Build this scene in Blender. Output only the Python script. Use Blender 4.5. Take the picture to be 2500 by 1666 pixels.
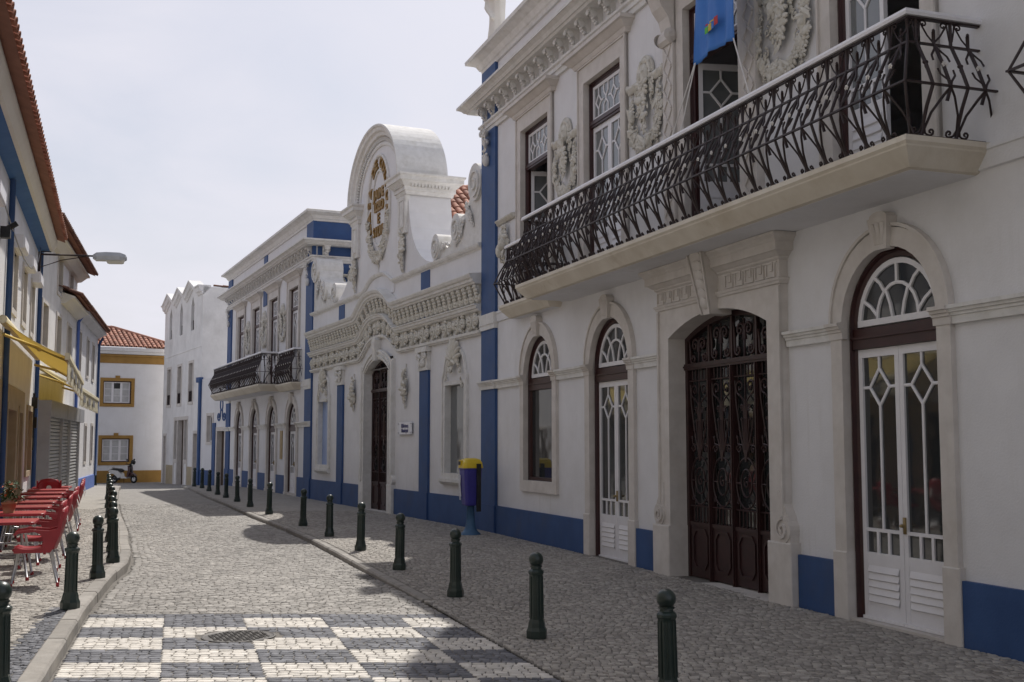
import bpy, math, random
import numpy as np
from mathutils import Matrix, Vector

# ---------------------------------------------------------------- scene, camera, sky, sun
for _o in list(bpy.data.objects):
    bpy.data.objects.remove(_o)
scene = bpy.context.scene
col = scene.collection
PI = math.pi
R = math.radians

cam_d = bpy.data.cameras.new('camera')
cam_d.sensor_width = 36.0
cam_d.lens = 40.32
cam_d.clip_start = 0.05
cam_d.clip_end = 3000.0
cam = bpy.data.objects.new('camera', cam_d)
col.objects.link(cam)
cam.location = (0, 0, 1.75)
cam.rotation_euler = (R(90 + 5.102), 0, 0)
scene.camera = cam

SUN_AZ, SUN_EL = 9.0, 52.2           # azimuth from +Y towards +X
world = bpy.data.worlds.new('World')
scene.world = world
world.use_nodes = True
wn, wl = world.node_tree.nodes, world.node_tree.links
wn.clear()
w_out = wn.new('ShaderNodeOutputWorld')
w_bg = wn.new('ShaderNodeBackground')
w_sky = wn.new('ShaderNodeTexSky')
w_sky.sky_type = 'NISHITA'
w_sky.sun_disc = False
w_sky.sun_elevation = R(SUN_EL)
w_sky.sun_rotation = R(SUN_AZ)
w_sky.air_density = 1.0
w_sky.dust_density = 3.0
w_sky.ozone_density = 1.2
# thin bright cloud veil over the blue
w_tc = wn.new('ShaderNodeTexCoord')
w_map = wn.new('ShaderNodeMapping')
w_map.inputs['Scale'].default_value = (1.2, 1.0, 3.4)
w_noise = wn.new('ShaderNodeTexNoise')
w_noise.inputs['Scale'].default_value = 2.3
w_noise.inputs['Detail'].default_value = 7.0
w_noise.inputs['Roughness'].default_value = 0.55
w_noise.inputs['Distortion'].default_value = 0.5
w_rng = wn.new('ShaderNodeMapRange')
w_rng.inputs['From Min'].default_value = 0.36
w_rng.inputs['From Max'].default_value = 0.66
w_rng.inputs['To Min'].default_value = 0.50
w_rng.inputs['To Max'].default_value = 0.95
w_mix = wn.new('ShaderNodeMixRGB')
w_mix.inputs['Color2'].default_value = (8.3, 8.2, 9.0, 1)
wl.new(w_tc.outputs['Generated'], w_map.inputs['Vector'])
wl.new(w_map.outputs['Vector'], w_noise.inputs['Vector'])
wl.new(w_noise.outputs['Fac'], w_rng.inputs['Value'])
w_sep = wn.new('ShaderNodeSeparateXYZ')
w_el = wn.new('ShaderNodeMapRange')          # haze is thickest towards the horizon
w_el.inputs['From Min'].default_value = 0.0
w_el.inputs['From Max'].default_value = 0.9
w_el.inputs['To Min'].default_value = 1.12
w_el.inputs['To Max'].default_value = 0.42
w_mul = wn.new('ShaderNodeMath')
w_mul.operation = 'MULTIPLY'
w_mul.use_clamp = True
wl.new(w_tc.outputs['Generated'], w_sep.inputs['Vector'])
wl.new(w_sep.outputs['Z'], w_el.inputs['Value'])
wl.new(w_el.outputs['Result'], w_mul.inputs[0])
wl.new(w_rng.outputs['Result'], w_mul.inputs[1])
wl.new(w_mul.outputs[0], w_mix.inputs['Fac'])
wl.new(w_sky.outputs['Color'], w_mix.inputs['Color1'])
wl.new(w_mix.outputs['Color'], w_bg.inputs['Color'])
w_bg.inputs['Strength'].default_value = 0.10
wl.new(w_bg.outputs['Background'], w_out.inputs['Surface'])

sun_d = bpy.data.lights.new('sun', 'SUN')
sun_d.energy = 4.3
sun_d.angle = R(0.53)
sun_d.color = (1.0, 0.955, 0.89)
sun = bpy.data.objects.new('sun', sun_d)
col.objects.link(sun)
_sd = Vector((math.sin(R(SUN_AZ)) * math.cos(R(SUN_EL)), math.cos(R(SUN_AZ)) * math.cos(R(SUN_EL)), math.sin(R(SUN_EL))))
sun.rotation_euler = _sd.to_track_quat('Z', 'Y').to_euler()
sun.location = (6, 20, 40)

scene.view_settings.view_transform = 'Standard'
scene.view_settings.look = 'None'
scene.view_settings.exposure = 0.0
scene.view_settings.gamma = 1.0
scene.view_settings.use_curve_mapping = False
scene.render.engine = 'CYCLES'

# ---------------------------------------------------------------- photo pixel -> place (direction only; depth from what it touches)
FPX, CXP, CYP, TH, CAMH = 2800.0, 1250.0, 833.0, R(5.102), 1.75
def pix_ray(x, y):
    rx, ru = (x - CXP) / FPX, (CYP - y) / FPX
    c, s = math.cos(TH), math.sin(TH)
    return (rx, c - s * ru, s + c * ru)
def project(x, y, z):
    c, s = math.cos(TH), math.sin(TH)
    f = c * y + s * (z - CAMH)
    u = -s * y + c * (z - CAMH)
    if f < 0.1:
        return (-1e5, -1e5)
    return (CXP + FPX * x / f, CYP - FPX * u / f)

# ---------------------------------------------------------------- materials
MATS = {}
def new_mat(name):
    m = bpy.data.materials.new(name)
    m.use_nodes = True
    n, l = m.node_tree.nodes, m.node_tree.links
    n.clear()
    out = n.new('ShaderNodeOutputMaterial')
    b = n.new('ShaderNodeBsdfPrincipled')
    l.new(b.outputs['BSDF'], out.inputs['Surface'])
    MATS[name] = m
    return m, n, l, b
def rgba(c):
    return (c[0], c[1], c[2], 1.0)
def surf(name, c1, c2, scale=3.0, rough=0.8, bump=0.0, bscale=40.0, detail=6.0, metal=0.0, spec=0.3, dirt=None, dscale=0.7,
         rnd=0.0, lo=0.35, hi=0.65, stretch=(1, 1, 1), attr=False, streak=None, chip=None):
    """noise mix of two colours, optional second larger-scale stain colour, optional per-object random value, optional bump"""
    m, n, l, b = new_mat(name)
    tc = n.new('ShaderNodeTexCoord')
    mp = n.new('ShaderNodeMapping')
    mp.inputs['Scale'].default_value = stretch
    l.new(tc.outputs['Object'], mp.inputs['Vector'])
    if rnd:
        oi = n.new('ShaderNodeObjectInfo')
        l.new(oi.outputs['Random'], mp.inputs['Location'])
    no = n.new('ShaderNodeTexNoise')
    no.inputs['Scale'].default_value = scale
    no.inputs['Detail'].default_value = detail
    no.inputs['Roughness'].default_value = 0.6
    l.new(mp.outputs['Vector'], no.inputs['Vector'])
    mr = n.new('ShaderNodeMapRange')
    mr.inputs['From Min'].default_value = lo
    mr.inputs['From Max'].default_value = hi
    l.new(no.outputs['Fac'], mr.inputs['Value'])
    mx = n.new('ShaderNodeMixRGB')
    mx.inputs['Color1'].default_value = rgba(c1)
    mx.inputs['Color2'].default_value = rgba(c2)
    l.new(mr.outputs['Result'], mx.inputs['Fac'])
    last = mx.outputs['Color']
    if dirt:
        n2 = n.new('ShaderNodeTexNoise')
        n2.inputs['Scale'].default_value = dscale
        n2.inputs['Detail'].default_value = 8.0
        n2.inputs['Roughness'].default_value = 0.7
        l.new(mp.outputs['Vector'], n2.inputs['Vector'])
        r2 = n.new('ShaderNodeMapRange')
        r2.inputs['From Min'].default_value = 0.50
        r2.inputs['From Max'].default_value = 0.78
        r2.inputs['To Max'].default_value = 0.75
        l.new(n2.outputs['Fac'], r2.inputs['Value'])
        m2 = n.new('ShaderNodeMixRGB')
        m2.inputs['Color2'].default_value = rgba(dirt)
        l.new(r2.outputs['Result'], m2.inputs['Fac'])
        l.new(last, m2.inputs['Color1'])
        last = m2.outputs['Color']
    if streak:                     # rain streaks: long vertical stains
        mp4 = n.new('ShaderNodeMapping')
        mp4.inputs['Scale'].default_value = (5.0, 5.0, .32)
        l.new(tc.outputs['Object'], mp4.inputs['Vector'])
        n4 = n.new('ShaderNodeTexNoise')
        n4.inputs['Scale'].default_value = 1.6
        n4.inputs['Detail'].default_value = 6.0
        n4.inputs['Roughness'].default_value = .65
        l.new(mp4.outputs['Vector'], n4.inputs['Vector'])
        r4 = n.new('ShaderNodeMapRange')
        r4.inputs['From Min'].default_value = .52
        r4.inputs['From Max'].default_value = .80
        r4.inputs['To Max'].default_value = 1.0
        l.new(n4.outputs['Fac'], r4.inputs['Value'])
        n6 = n.new('ShaderNodeTexNoise')
        n6.inputs['Scale'].default_value = .8
        n6.inputs['Detail'].default_value = 3.0
        l.new(tc.outputs['Object'], n6.inputs['Vector'])
        r6 = n.new('ShaderNodeMapRange')
        r6.inputs['From Min'].default_value = .48
        r6.inputs['From Max'].default_value = .70
        r6.inputs['To Max'].default_value = .85
        l.new(n6.outputs['Fac'], r6.inputs['Value'])
        k4 = n.new('ShaderNodeMath')
        k4.operation = 'MULTIPLY'
        l.new(r4.outputs['Result'], k4.inputs[0])
        l.new(r6.outputs['Result'], k4.inputs[1])
        m4 = n.new('ShaderNodeMixRGB')
        m4.inputs['Color2'].default_value = rgba(streak)
        l.new(k4.outputs[0], m4.inputs['Fac'])
        l.new(last, m4.inputs['Color1'])
        last = m4.outputs['Color']
    if chip:                       # scuffs and chips
        n5 = n.new('ShaderNodeTexNoise')
        n5.inputs['Scale'].default_value = 11.0
        n5.inputs['Detail'].default_value = 9.0
        n5.inputs['Roughness'].default_value = .75
        l.new(mp.outputs['Vector'], n5.inputs['Vector'])
        r5 = n.new('ShaderNodeMapRange')
        r5.inputs['From Min'].default_value = .62
        r5.inputs['From Max'].default_value = .72
        r5.inputs['To Max'].default_value = .6
        l.new(n5.outputs['Fac'], r5.inputs['Value'])
        m5 = n.new('ShaderNodeMixRGB')
        m5.inputs['Color2'].default_value = rgba(chip)
        l.new(r5.outputs['Result'], m5.inputs['Fac'])
        l.new(last, m5.inputs['Color1'])
        last = m5.outputs['Color']
    if rnd or attr:
        src = None
        if attr:
            at = n.new('ShaderNodeAttribute')
            at.attribute_name = 'tint'
            src = at.outputs['Fac']
        else:
            src = oi.outputs['Random']
        r3 = n.new('ShaderNodeMapRange')
        rr = rnd if rnd else 0.35
        r3.inputs['To Min'].default_value = 1.0 - rr
        r3.inputs['To Max'].default_value = 1.0 + rr
        l.new(src, r3.inputs['Value'])
        mv = n.new('ShaderNodeVectorMath')
        mv.operation = 'SCALE'
        l.new(last, mv.inputs[0])
        l.new(r3.outputs['Result'], mv.inputs['Scale'])
        last = mv.outputs['Vector']
    l.new(last, b.inputs['Base Color'])
    b.inputs['Roughness'].default_value = rough
    b.inputs['Metallic'].default_value = metal
    b.inputs['Specular IOR Level'].default_value = spec
    if bump:
        n3 = n.new('ShaderNodeTexNoise')
        n3.inputs['Scale'].default_value = bscale
        n3.inputs['Detail'].default_value = 5.0
        l.new(mp.outputs['Vector'], n3.inputs['Vector'])
        bp = n.new('ShaderNodeBump')
        bp.inputs['Strength'].default_value = bump
        bp.inputs['Distance'].default_value = 0.02
        l.new(n3.outputs['Fac'], bp.inputs['Height'])
        l.new(bp.outputs['Normal'], b.inputs['Normal'])
    return m

surf('plaster', (.68, .675, .685), (.735, .732, .745), 1.6, .9, .18, 45, dirt=(.595, .585, .57), dscale=.55, streak=(.57, .55, .525))
surf('plaster_cream', (.70, .67, .60), (.75, .72, .66), 1.6, .9, .12, 60, dirt=(.58, .55, .48), dscale=.8)
surf('old_plaster', (.70, .69, .68), (.80, .79, .78), 1.2, .92, .25, 25, dirt=(.47, .46, .44), dscale=.45, streak=(.50, .49, .47))
surf('stone', (.555, .52, .485), (.645, .61, .575), 4.0, .75, .10, 70, dirt=(.50, .45, .39), dscale=.9, streak=(.47, .43, .38))
surf('stone_slab', (.60, .545, .455), (.68, .63, .54), 2.2, .7, .08, 60, dirt=(.50, .43, .33), dscale=1.3, streak=(.45, .38, .28))
surf('stucco', (.54, .515, .455), (.69, .67, .615), 9.0, .9, .25, 60, dirt=(.36, .33, .25), dscale=3.5)
surf('stucco_white', (.64, .63, .605), (.73, .72, .70), 7.0, .9, .15, 60, dirt=(.50, .48, .43), dscale=2.5)
surf('blue_paint', (.028, .070, .19), (.038, .088, .225), 2.0, .62, .12, 50, spec=.35, dirt=(.060, .086, .160), dscale=1.2, streak=(.050, .075, .15), chip=(.075, .10, .17))
surf('eaves_blue', (.045, .135, .34), (.06, .16, .38), 3.0, .7, .1, 50)
surf('light_blue_paint', (.10, .17, .46), (.13, .21, .52), 3.0, .7, .1, 50)
surf('ochre_paint', (.29, .165, .045), (.35, .205, .06), 2.0, .8, .1, 50)
surf('maroon', (.030, .008, .008), (.045, .012, .011), 6.0, .42, .03, 80, spec=.5)
surf('white_paint', (.72, .71, .73), (.78, .77, .79), 3.0, .38, 0, spec=.5)
surf('iron', (.020, .010, .011), (.032, .017, .017), 12.0, .48, .05, 90, spec=.5)
surf('iron_maroon', (.026, .010, .010), (.040, .014, .014), 8.0, .45, .05, 90, spec=.5)
surf('bollard_green', (.010, .022, .018), (.018, .034, .028), 6.0, .34, .04, 70, spec=.55, dirt=(.05, .055, .045), dscale=5)
surf('dark_interior', (.012, .012, .013), (.02, .02, .02), 1.0, .9)
surf('roof_tile', (.36, .165, .11), (.46, .245, .18), 5.0, .85, .15, 40, dirt=(.30, .20, .17), dscale=3.0, rnd=.25)
surf('old_tile', (.16, .09, .07), (.25, .13, .09), 5.0, .9, .15, 40, dirt=(.10, .09, .08), dscale=3.0, rnd=.25)
surf('roof_base', (.20, .09, .06), (.26, .12, .08), 4.0, .9)
surf('wood_door', (.055, .035, .025), (.085, .055, .038), 3.0, .7, .1, 30, stretch=(6, 6, .5))
surf('grey_metal', (.36, .36, .37), (.42, .42, .43), 3.0, .45, 0, metal=.3)
surf('shutter_metal', (.40, .40, .39), (.47, .47, .46), 3.0, .4, .05, 20, metal=.35)
surf('alu', (.42, .42, .43), (.52, .52, .53), 8.0, .35, 0, metal=.75)
surf('red_plastic', (.27, .012, .020), (.32, .018, .026), 5.0, .38, .03, 90, spec=.5, rnd=.12)
surf('white_mark', (.60, .58, .55), (.70, .67, .63), 5.0, .6)
surf('awning_yellow', (.58, .46, .17), (.64, .52, .21), 2.5, .85, .1, 25, dirt=(.45, .31, .06), dscale=2)
surf('awning_cream', (.60, .53, .36), (.66, .60, .43), 2.5, .85, .1, 25)
surf('print_grey', (.20, .20, .20), (.26, .25, .25), 8.0, .8)
surf('wood_brown', (.10, .06, .035), (.15, .09, .05), 3.0, .6, .05, 30, stretch=(5, 5, .6))
surf('cream_tile', (.36, .30, .20), (.43, .36, .25), 3.0, .6, .05, 30)
surf('bin_blue', (.035, .03, .22), (.045, .04, .27), 4.0, .38, .02, 50, spec=.5)
surf('bin_yellow', (.62, .44, .015), (.68, .50, .03), 4.0, .4, .02, 50, spec=.5)
surf('sticker', (.45, .46, .52), (.65, .65, .68), 25.0, .5)
surf('steel_blue', (.05, .11, .20), (.07, .15, .26), 4.0, .5, .05, 60)
surf('lamp_grey', (.40, .41, .42), (.47, .48, .49), 4.0, .45, 0, metal=.2)
surf('lamp_glass', (.55, .55, .50), (.62, .62, .58), 4.0, .2, 0, spec=.6)
surf('black_rubber', (.012, .012, .012), (.02, .02, .02), 8.0, .7)
surf('black_plastic', (.015, .015, .016), (.03, .03, .03), 8.0, .45)
surf('scooter_white', (.55, .54, .52), (.62, .61, .59), 5.0, .3, 0, spec=.5)
surf('scooter_red', (.045, .012, .014), (.06, .018, .02), 5.0, .3, 0, spec=.5)
surf('banner_blue', (.04, .16, .50), (.06, .20, .56), 2.0, .6, .05, 20)
surf('logo_red', (.45, .04, .04), (.50, .05, .05), 5, .7)
surf('logo_green', (.10, .42, .05), (.14, .48, .08), 5, .7)
surf('logo_yellow', (.60, .42, .04), (.66, .48, .06), 5, .7)
surf('gold_letter', (.22, .125, .03), (.30, .18, .05), 9.0, .55, .1, 40, metal=.2)
surf('acrylic', (.62, .63, .68), (.70, .71, .76), 2.0, .15, 0, spec=.6)
surf('ink_blue', (.03, .035, .12), (.05, .05, .16), 6.0, .5)
surf('leaf', (.03, .075, .02), (.075, .13, .04), 18.0, .6, 0, rnd=.3)
surf('flower', (.42, .10, .03), (.50, .16, .05), 18.0, .6, 0)
surf('terracotta', (.32, .13, .07), (.38, .17, .10), 5.0, .8)
surf('earth', (.24, .22, .20), (.32, .30, .27), 3.0, .95, .4, 35)
surf('joint_sand', (.135, .125, .112), (.20, .187, .17), 14.0, .95, .4, 60)
surf('joint_dark', (.10, .10, .105), (.15, .148, .15), 14.0, .95, .4, 60)
surf('kerb_stone', (.23, .216, .197), (.31, .292, .268), 5.0, .8, .2, 40, rnd=.12, dirt=(.23, .21, .185), dscale=2)
surf('cast_iron', (.07, .065, .06), (.11, .105, .10), 20.0, .55, .2, 60, metal=.5)
surf('cable', (.25, .25, .26), (.30, .30, .31), 4.0, .6)
surf('blind', (.50, .50, .50), (.56, .56, .55), 3.0, .6)
surf('curtain', (.42, .42, .42), (.52, .52, .52), 5.0, .9)
surf('marble_figure', (.66, .63, .57), (.74, .71, .66), 6.0, .8, .1, 60, dirt=(.48, .45, .38), dscale=3)
surf('poster_blue', (.22, .30, .52), (.30, .39, .62), 1.2, .35, 0, spec=.5)
surf('brass', (.30, .22, .10), (.36, .27, .13), 6.0, .5, 0, metal=.4)
# stones: one version with a per-stone tint stored on the mesh, one with a per-object tint
STONE_COL = {'white': ((.52, .49, .445), (.63, .598, .548)), 'dark': ((.115, .118, .132), (.175, .178, .195)),
             'road': ((.235, .222, .205), (.345, .328, .305)), 'walk': ((.27, .25, .225), (.385, .36, .325))}
for k, (a, b_) in STONE_COL.items():
    surf('cobble_' + k, a, b_, 9.0, .78, .35, 55, attr=True, rnd=.30 if k != 'white' else .16)
    surf('cobble_one_' + k, a, b_, 9.0, .78, .35, 55, rnd=.30 if k != 'white' else .16)

# glass: dark glossy panes with a faint waviness
def glass_mat(name, tint, rough=.04, wav=.03):
    m, n, l, b = new_mat(name)
    b.inputs['Base Color'].default_value = rgba(tint)
    b.inputs['Roughness'].default_value = rough
    b.inputs['Specular IOR Level'].default_value = .85
    b.inputs['IOR'].default_value = 1.55
    tc = n.new('ShaderNodeTexCoord')
    no = n.new('ShaderNodeTexNoise')
    no.inputs['Scale'].default_value = 1.3
    l.new(tc.outputs['Object'], no.inputs['Vector'])
    bp = n.new('ShaderNodeBump')
    bp.inputs['Strength'].default_value = wav
    bp.inputs['Distance'].default_value = .15
    l.new(no.outputs['Fac'], bp.inputs['Height'])
    l.new(bp.outputs['Normal'], b.inputs['Normal'])
# awning cloth lets sunlight through
def cloth_mat(name, c, tr):
    m, n, l, b = new_mat(name)
    b.inputs['Base Color'].default_value = rgba(c)
    b.inputs['Roughness'].default_value = .9
    t = n.new('ShaderNodeBsdfTranslucent')
    t.inputs['Color'].default_value = rgba(c)
    mx = n.new('ShaderNodeMixShader')
    mx.inputs['Fac'].default_value = tr
    l.new(b.outputs['BSDF'], mx.inputs[1])
    l.new(t.outputs['BSDF'], mx.inputs[2])
    out = [q for q in n if q.type == 'OUTPUT_MATERIAL'][0]
    l.new(mx.outputs['Shader'], out.inputs['Surface'])
cloth_mat('awning_cloth', (.78, .66, .30), .5)
cloth_mat('valance_cloth', (.72, .67, .52), .35)
glass_mat('glass', (.030, .033, .035))
glass_mat('glass_light', (.15, .16, .165))

# distant paving: relief from a cell pattern, for stones too far to pick apart
def far_paving(name, c1, c2, scale):
    m, n, l, b = new_mat(name)
    tc = n.new('ShaderNodeTexCoord')
    vo = n.new('ShaderNodeTexVoronoi')
    vo.inputs['Scale'].default_value = scale
    l.new(tc.outputs['Object'], vo.inputs['Vector'])
    no = n.new('ShaderNodeTexNoise')
    no.inputs['Scale'].default_value = 1.2
    no.inputs['Detail'].default_value = 8
    l.new(tc.outputs['Object'], no.inputs['Vector'])
    mx = n.new('ShaderNodeMixRGB')
    mx.inputs['Color1'].default_value = rgba(c1)
    mx.inputs['Color2'].default_value = rgba(c2)
    ad = n.new('ShaderNodeMath')
    ad.operation = 'MULTIPLY_ADD'
    ad.inputs[1].default_value = .5
    l.new(vo.outputs['Color'], ad.inputs[0])
    sb = n.new('ShaderNodeMath')
    sb.operation = 'MULTIPLY'
    sb.inputs[1].default_value = .55
    l.new(no.outputs['Fac'], sb.inputs[0])
    l.new(sb.outputs[0], ad.inputs[2])
    l.new(ad.outputs[0], mx.inputs['Fac'])
    l.new(mx.outputs['Color'], b.inputs['Base Color'])
    b.inputs['Roughness'].default_value = .85
    bp = n.new('ShaderNodeBump')
    bp.inputs['Strength'].default_value = .5
    bp.inputs['Distance'].default_value = .015
    bp.invert = True
    l.new(vo.outputs['Distance'], bp.inputs['Height'])
    l.new(bp.outputs['Normal'], b.inputs['Normal'])
far_paving('far_road', (.13, .123, .113), (.32, .302, .28), 10.5)
far_paving('far_walk', (.19, .177, .158), (.385, .36, .325), 12.0)

# ---------------------------------------------------------------- mesh builder
def _ico(sub):
    t = (1 + 5 ** .5) / 2
    v = [(-1, t, 0), (1, t, 0), (-1, -t, 0), (1, -t, 0), (0, -1, t), (0, 1, t), (0, -1, -t), (0, 1, -t), (t, 0, -1), (t, 0, 1), (-t, 0, -1), (-t, 0, 1)]
    v = [Vector(p).normalized() for p in v]
    f = [(0, 11, 5), (0, 5, 1), (0, 1, 7), (0, 7, 10), (0, 10, 11), (1, 5, 9), (5, 11, 4), (11, 10, 2), (10, 7, 6), (7, 1, 8), (3, 9, 4), (3, 4, 2), (3, 2, 6), (3, 6, 8), (3, 8, 9), (4, 9, 5), (2, 4, 11), (6, 2, 10), (8, 6, 7), (9, 8, 1)]
    for _ in range(sub):
        c = {}
        nf = []
        def mid(a, b):
            k = (min(a, b), max(a, b))
            if k not in c:
                v.append(((v[a] + v[b]) / 2).normalized())
                c[k] = len(v) - 1
            return c[k]
        for a, b, d in f:
            ab, bd, da = mid(a, b), mid(b, d), mid(d, a)
            nf += [(a, ab, da), (b, bd, ab), (d, da, bd), (ab, bd, da)]
        f = nf
    return [tuple(p) for p in v], f
ICO = [_ico(0), _ico(1), _ico(2)]

class MB:
    def __init__(s):
        s.v, s.f = [], []
    def raw(s, vs, fs):
        o = len(s.v)
        s.v += [tuple(p) for p in vs]
        s.f += [tuple(i + o for i in f) for f in fs]
        return s
    def box(s, x0, x1, y0, y1, z0, z1):
        return s.raw([(x0, y0, z0), (x1, y0, z0), (x1, y1, z0), (x0, y1, z0), (x0, y0, z1), (x1, y0, z1), (x1, y1, z1), (x0, y1, z1)],
                     [(3, 2, 1, 0), (4, 5, 6, 7), (0, 1, 5, 4), (1, 2, 6, 5), (2, 3, 7, 6), (3, 0, 4, 7)])
    def cbox(s, x0, x1, y0, y1, z0, z1, c=.01):
        """box with chamfered front (y0) edges"""
        return s.raw([(x0, y1, z0), (x1, y1, z0), (x1, y1, z1), (x0, y1, z1), (x0, y0 + c, z0), (x1, y0 + c, z0), (x1, y0 + c, z1), (x0, y0 + c, z1),
                      (x0 + c, y0, z0 + c), (x1 - c, y0, z0 + c), (x1 - c, y0, z1 - c), (x0 + c, y0, z1 - c)],
                     [(8, 9, 10, 11), (4, 5, 9, 8), (5, 6, 10, 9), (6, 7, 11, 10), (7, 4, 8, 11), (0, 1, 5, 4), (1, 2, 6, 5), (2, 3, 7, 6), (3, 0, 4, 7), (1, 0, 3, 2)])
    def quad(s, a, b, c, d):
        return s.raw([a, b, c, d], [(0, 1, 2, 3)])
    def prism(s, poly, y0, y1):
        """polygon in XZ, extruded between y0 and y1"""
        n = len(poly)
        vs = [(x, y0, z) for x, z in poly] + [(x, y1, z) for x, z in poly]
        fs = [tuple(range(n)), tuple(range(2 * n - 1, n - 1, -1))]
        fs += [(i, i + n, (i + 1) % n + n, (i + 1) % n) for i in range(n)]
        return s.raw(vs, fs)
    def prism_x(s, poly, x0, x1):
        """polygon in YZ, extruded along X"""
        n = len(poly)
        vs = [(x0, y, z) for y, z in poly] + [(x1, y, z) for y, z in poly]
        fs = [tuple(range(n - 1, -1, -1)), tuple(range(n, 2 * n))]
        fs += [(i, (i + 1) % n, (i + 1) % n + n, i + n) for i in range(n)]
        return s.raw(vs, fs)
    def plan_sweep(s, prof, path, closed=False):
        """prof [(out,z)] open or closed loop swept along plan path [(x,y)], out = to the right of the direction of travel"""
        n = len(path)
        rings = []
        for i in range(n):
            p = Vector(path[i])
            d0 = (p - Vector(path[i - 1])).normalized() if (i > 0 or closed) else None
            d1 = (Vector(path[(i + 1) % n]) - p).normalized() if (i < n - 1 or closed) else None
            if d0 is None: d0 = d1
            if d1 is None: d1 = d0
            n0, n1 = Vector((d0.y, -d0.x)), Vector((d1.y, -d1.x))
            m = (n0 + n1)
            m = m / max(m.dot(n0), 1e-6) if m.length > 1e-6 else n0
            rings.append([(p.x + m.x * o, p.y + m.y * o, z) for o, z in prof])
        return s.loft(rings, closed)
    def face_sweep(s, prof, path, closed=False):
        """prof [(h,out)] swept along path [(x,z)] in the facade plane; h = to the left of travel, out = towards the street (-y)"""
        n = len(path)
        rings = []
        for i in range(n):
            p = Vector(path[i])
            d0 = (p - Vector(path[i - 1])).normalized() if (i > 0 or closed) else None
            d1 = (Vector(path[(i + 1) % n]) - p).normalized() if (i < n - 1 or closed) else None
            if d0 is None: d0 = d1
            if d1 is None: d1 = d0
            n0, n1 = Vector((-d0.y, d0.x)), Vector((-d1.y, d1.x))
            m = n0 + n1
            m = m / max(m.dot(n0), .25)
            rings.append([(p.x + m.x * h, -o, p.y + m.y * h) for h, o in prof])
        return s.loft(rings, closed)
    def loft(s, rings, closed=False, cap=True, ringclosed=True):
        m = len(rings[0])
        n = len(rings)
        vs = [p for r in rings for p in r]
        fs = []
        for i in range(n if closed else n - 1):
            j = (i + 1) % n
            for k in range(m if ringclosed else m - 1):
                kk = (k + 1) % m
                fs.append((i * m + k, j * m + k, j * m + kk, i * m + kk))
        if cap and not closed and ringclosed:
            fs.append(tuple(range(m - 1, -1, -1)))
            fs.append(tuple((n - 1) * m + k for k in range(m)))
        return s.raw(vs, fs)
    def tube(s, pts, r, n=5, cap=True):
        pts = [Vector(p) for p in pts]
        rings = []
        up = Vector((0, 1, 0))
        for i, p in enumerate(pts):
            a = pts[max(i - 1, 0)]
            b = pts[min(i + 1, len(pts) - 1)]
            d = (b - a)
            d = d.normalized() if d.length > 1e-9 else Vector((0, 0, 1))
            u = up if abs(d.dot(up)) < .95 else Vector((1, 0, 0))
            x = d.cross(u).normalized()
            y = x.cross(d)
            rr = r[i] if isinstance(r, (list, tuple)) else r
            rings.append([tuple(p + x * (rr * math.cos(2 * PI * k / n)) + y * (rr * math.sin(2 * PI * k / n))) for k in range(n)])
        return s.loft(rings, False, cap)
    def lathe(s, prof, n=16, c=(0, 0, 0)):
        rings = [[(c[0] + r * math.cos(2 * PI * k / n), c[1] + r * math.sin(2 * PI * k / n), c[2] + z) for k in range(n)] for r, z in prof]
        return s.loft(rings, False, True)
    def ell(s, c, r, rot=None, sub=1):
        vs, fs = ICO[sub]
        M = rot.to_3x3() if rot is not None else None
        out = []
        for p in vs:
            q = Vector((p[0] * r[0], p[1] * r[1], p[2] * r[2]))
            if M is not None:
                q = M @ q
            out.append((c[0] + q.x, c[1] + q.y, c[2] + q.z))
        return s.raw(out, fs)
    def add(s, o, M=None):
        if M is None:
            return s.raw(o.v, o.f)
        return s.raw([tuple(M @ Vector(p)) for p in o.v], o.f)
    def mesh(s, name, mat=None, smooth=False):
        me = bpy.data.meshes.new(name)
        me.from_pydata(s.v, [], s.f)
        if smooth:
            me.polygons.foreach_set('use_smooth', [True] * len(me.polygons))
        if mat:
            me.materials.append(MATS[mat])
        me.update()
        return me
    def build(s, name, mat, parent=None, smooth=False, loc=None, rotz=None):
        o = bpy.data.objects.new(name, s.mesh(name, mat, smooth))
        col.objects.link(o)
        if parent is not None:
            o.parent = parent
        if loc is not None:
            o.location = loc
        if rotz is not None:
            o.rotation_euler = (0, 0, rotz)
        return o

def empty(name, loc=(0, 0, 0), rz=0.0):
    o = bpy.data.objects.new(name, None)
    o.empty_display_size = .3
    col.objects.link(o)
    o.location = loc
    o.rotation_euler = (0, 0, rz)
    return o
def tag(o, label=None, cat=None, group=None, kind=None):
    if label: o['label'] = label
    if cat: o['category'] = cat
    if group: o['group'] = group
    if kind: o['kind'] = kind
    return o
def inst(o, parent, loc=(0, 0, 0), rot=(0, 0, 0), scale=(1, 1, 1)):
    c = o.copy()
    col.objects.link(c)
    c.parent = parent
    c.location = loc
    c.rotation_euler = rot
    c.scale = scale
    return c
def mesh_obj(name, me, parent, loc=(0, 0, 0), rot=(0, 0, 0), scale=(1, 1, 1)):
    o = bpy.data.objects.new(name, me)
    col.objects.link(o)
    o.parent = parent
    o.location = loc
    o.rotation_euler = rot
    o.scale = scale
    return o
def copy_tree(o, parent=None):
    c = o.copy()
    col.objects.link(c)
    c.parent = parent
    for ch in o.children:
        copy_tree(ch, c)
    return c
def spiral(cx, cz, r, a0, turns, n=14, sgn=1, rend=.12):
    """curl in the XZ plane from the outside (angle a0) inwards"""
    out = []
    for i in range(n + 1):
        t = i / n
        rr = r * (1 - (1 - rend) * t)
        a = a0 + sgn * turns * 2 * PI * t
        out.append((cx + rr * math.cos(a), cz + rr * math.sin(a)))
    return out
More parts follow.
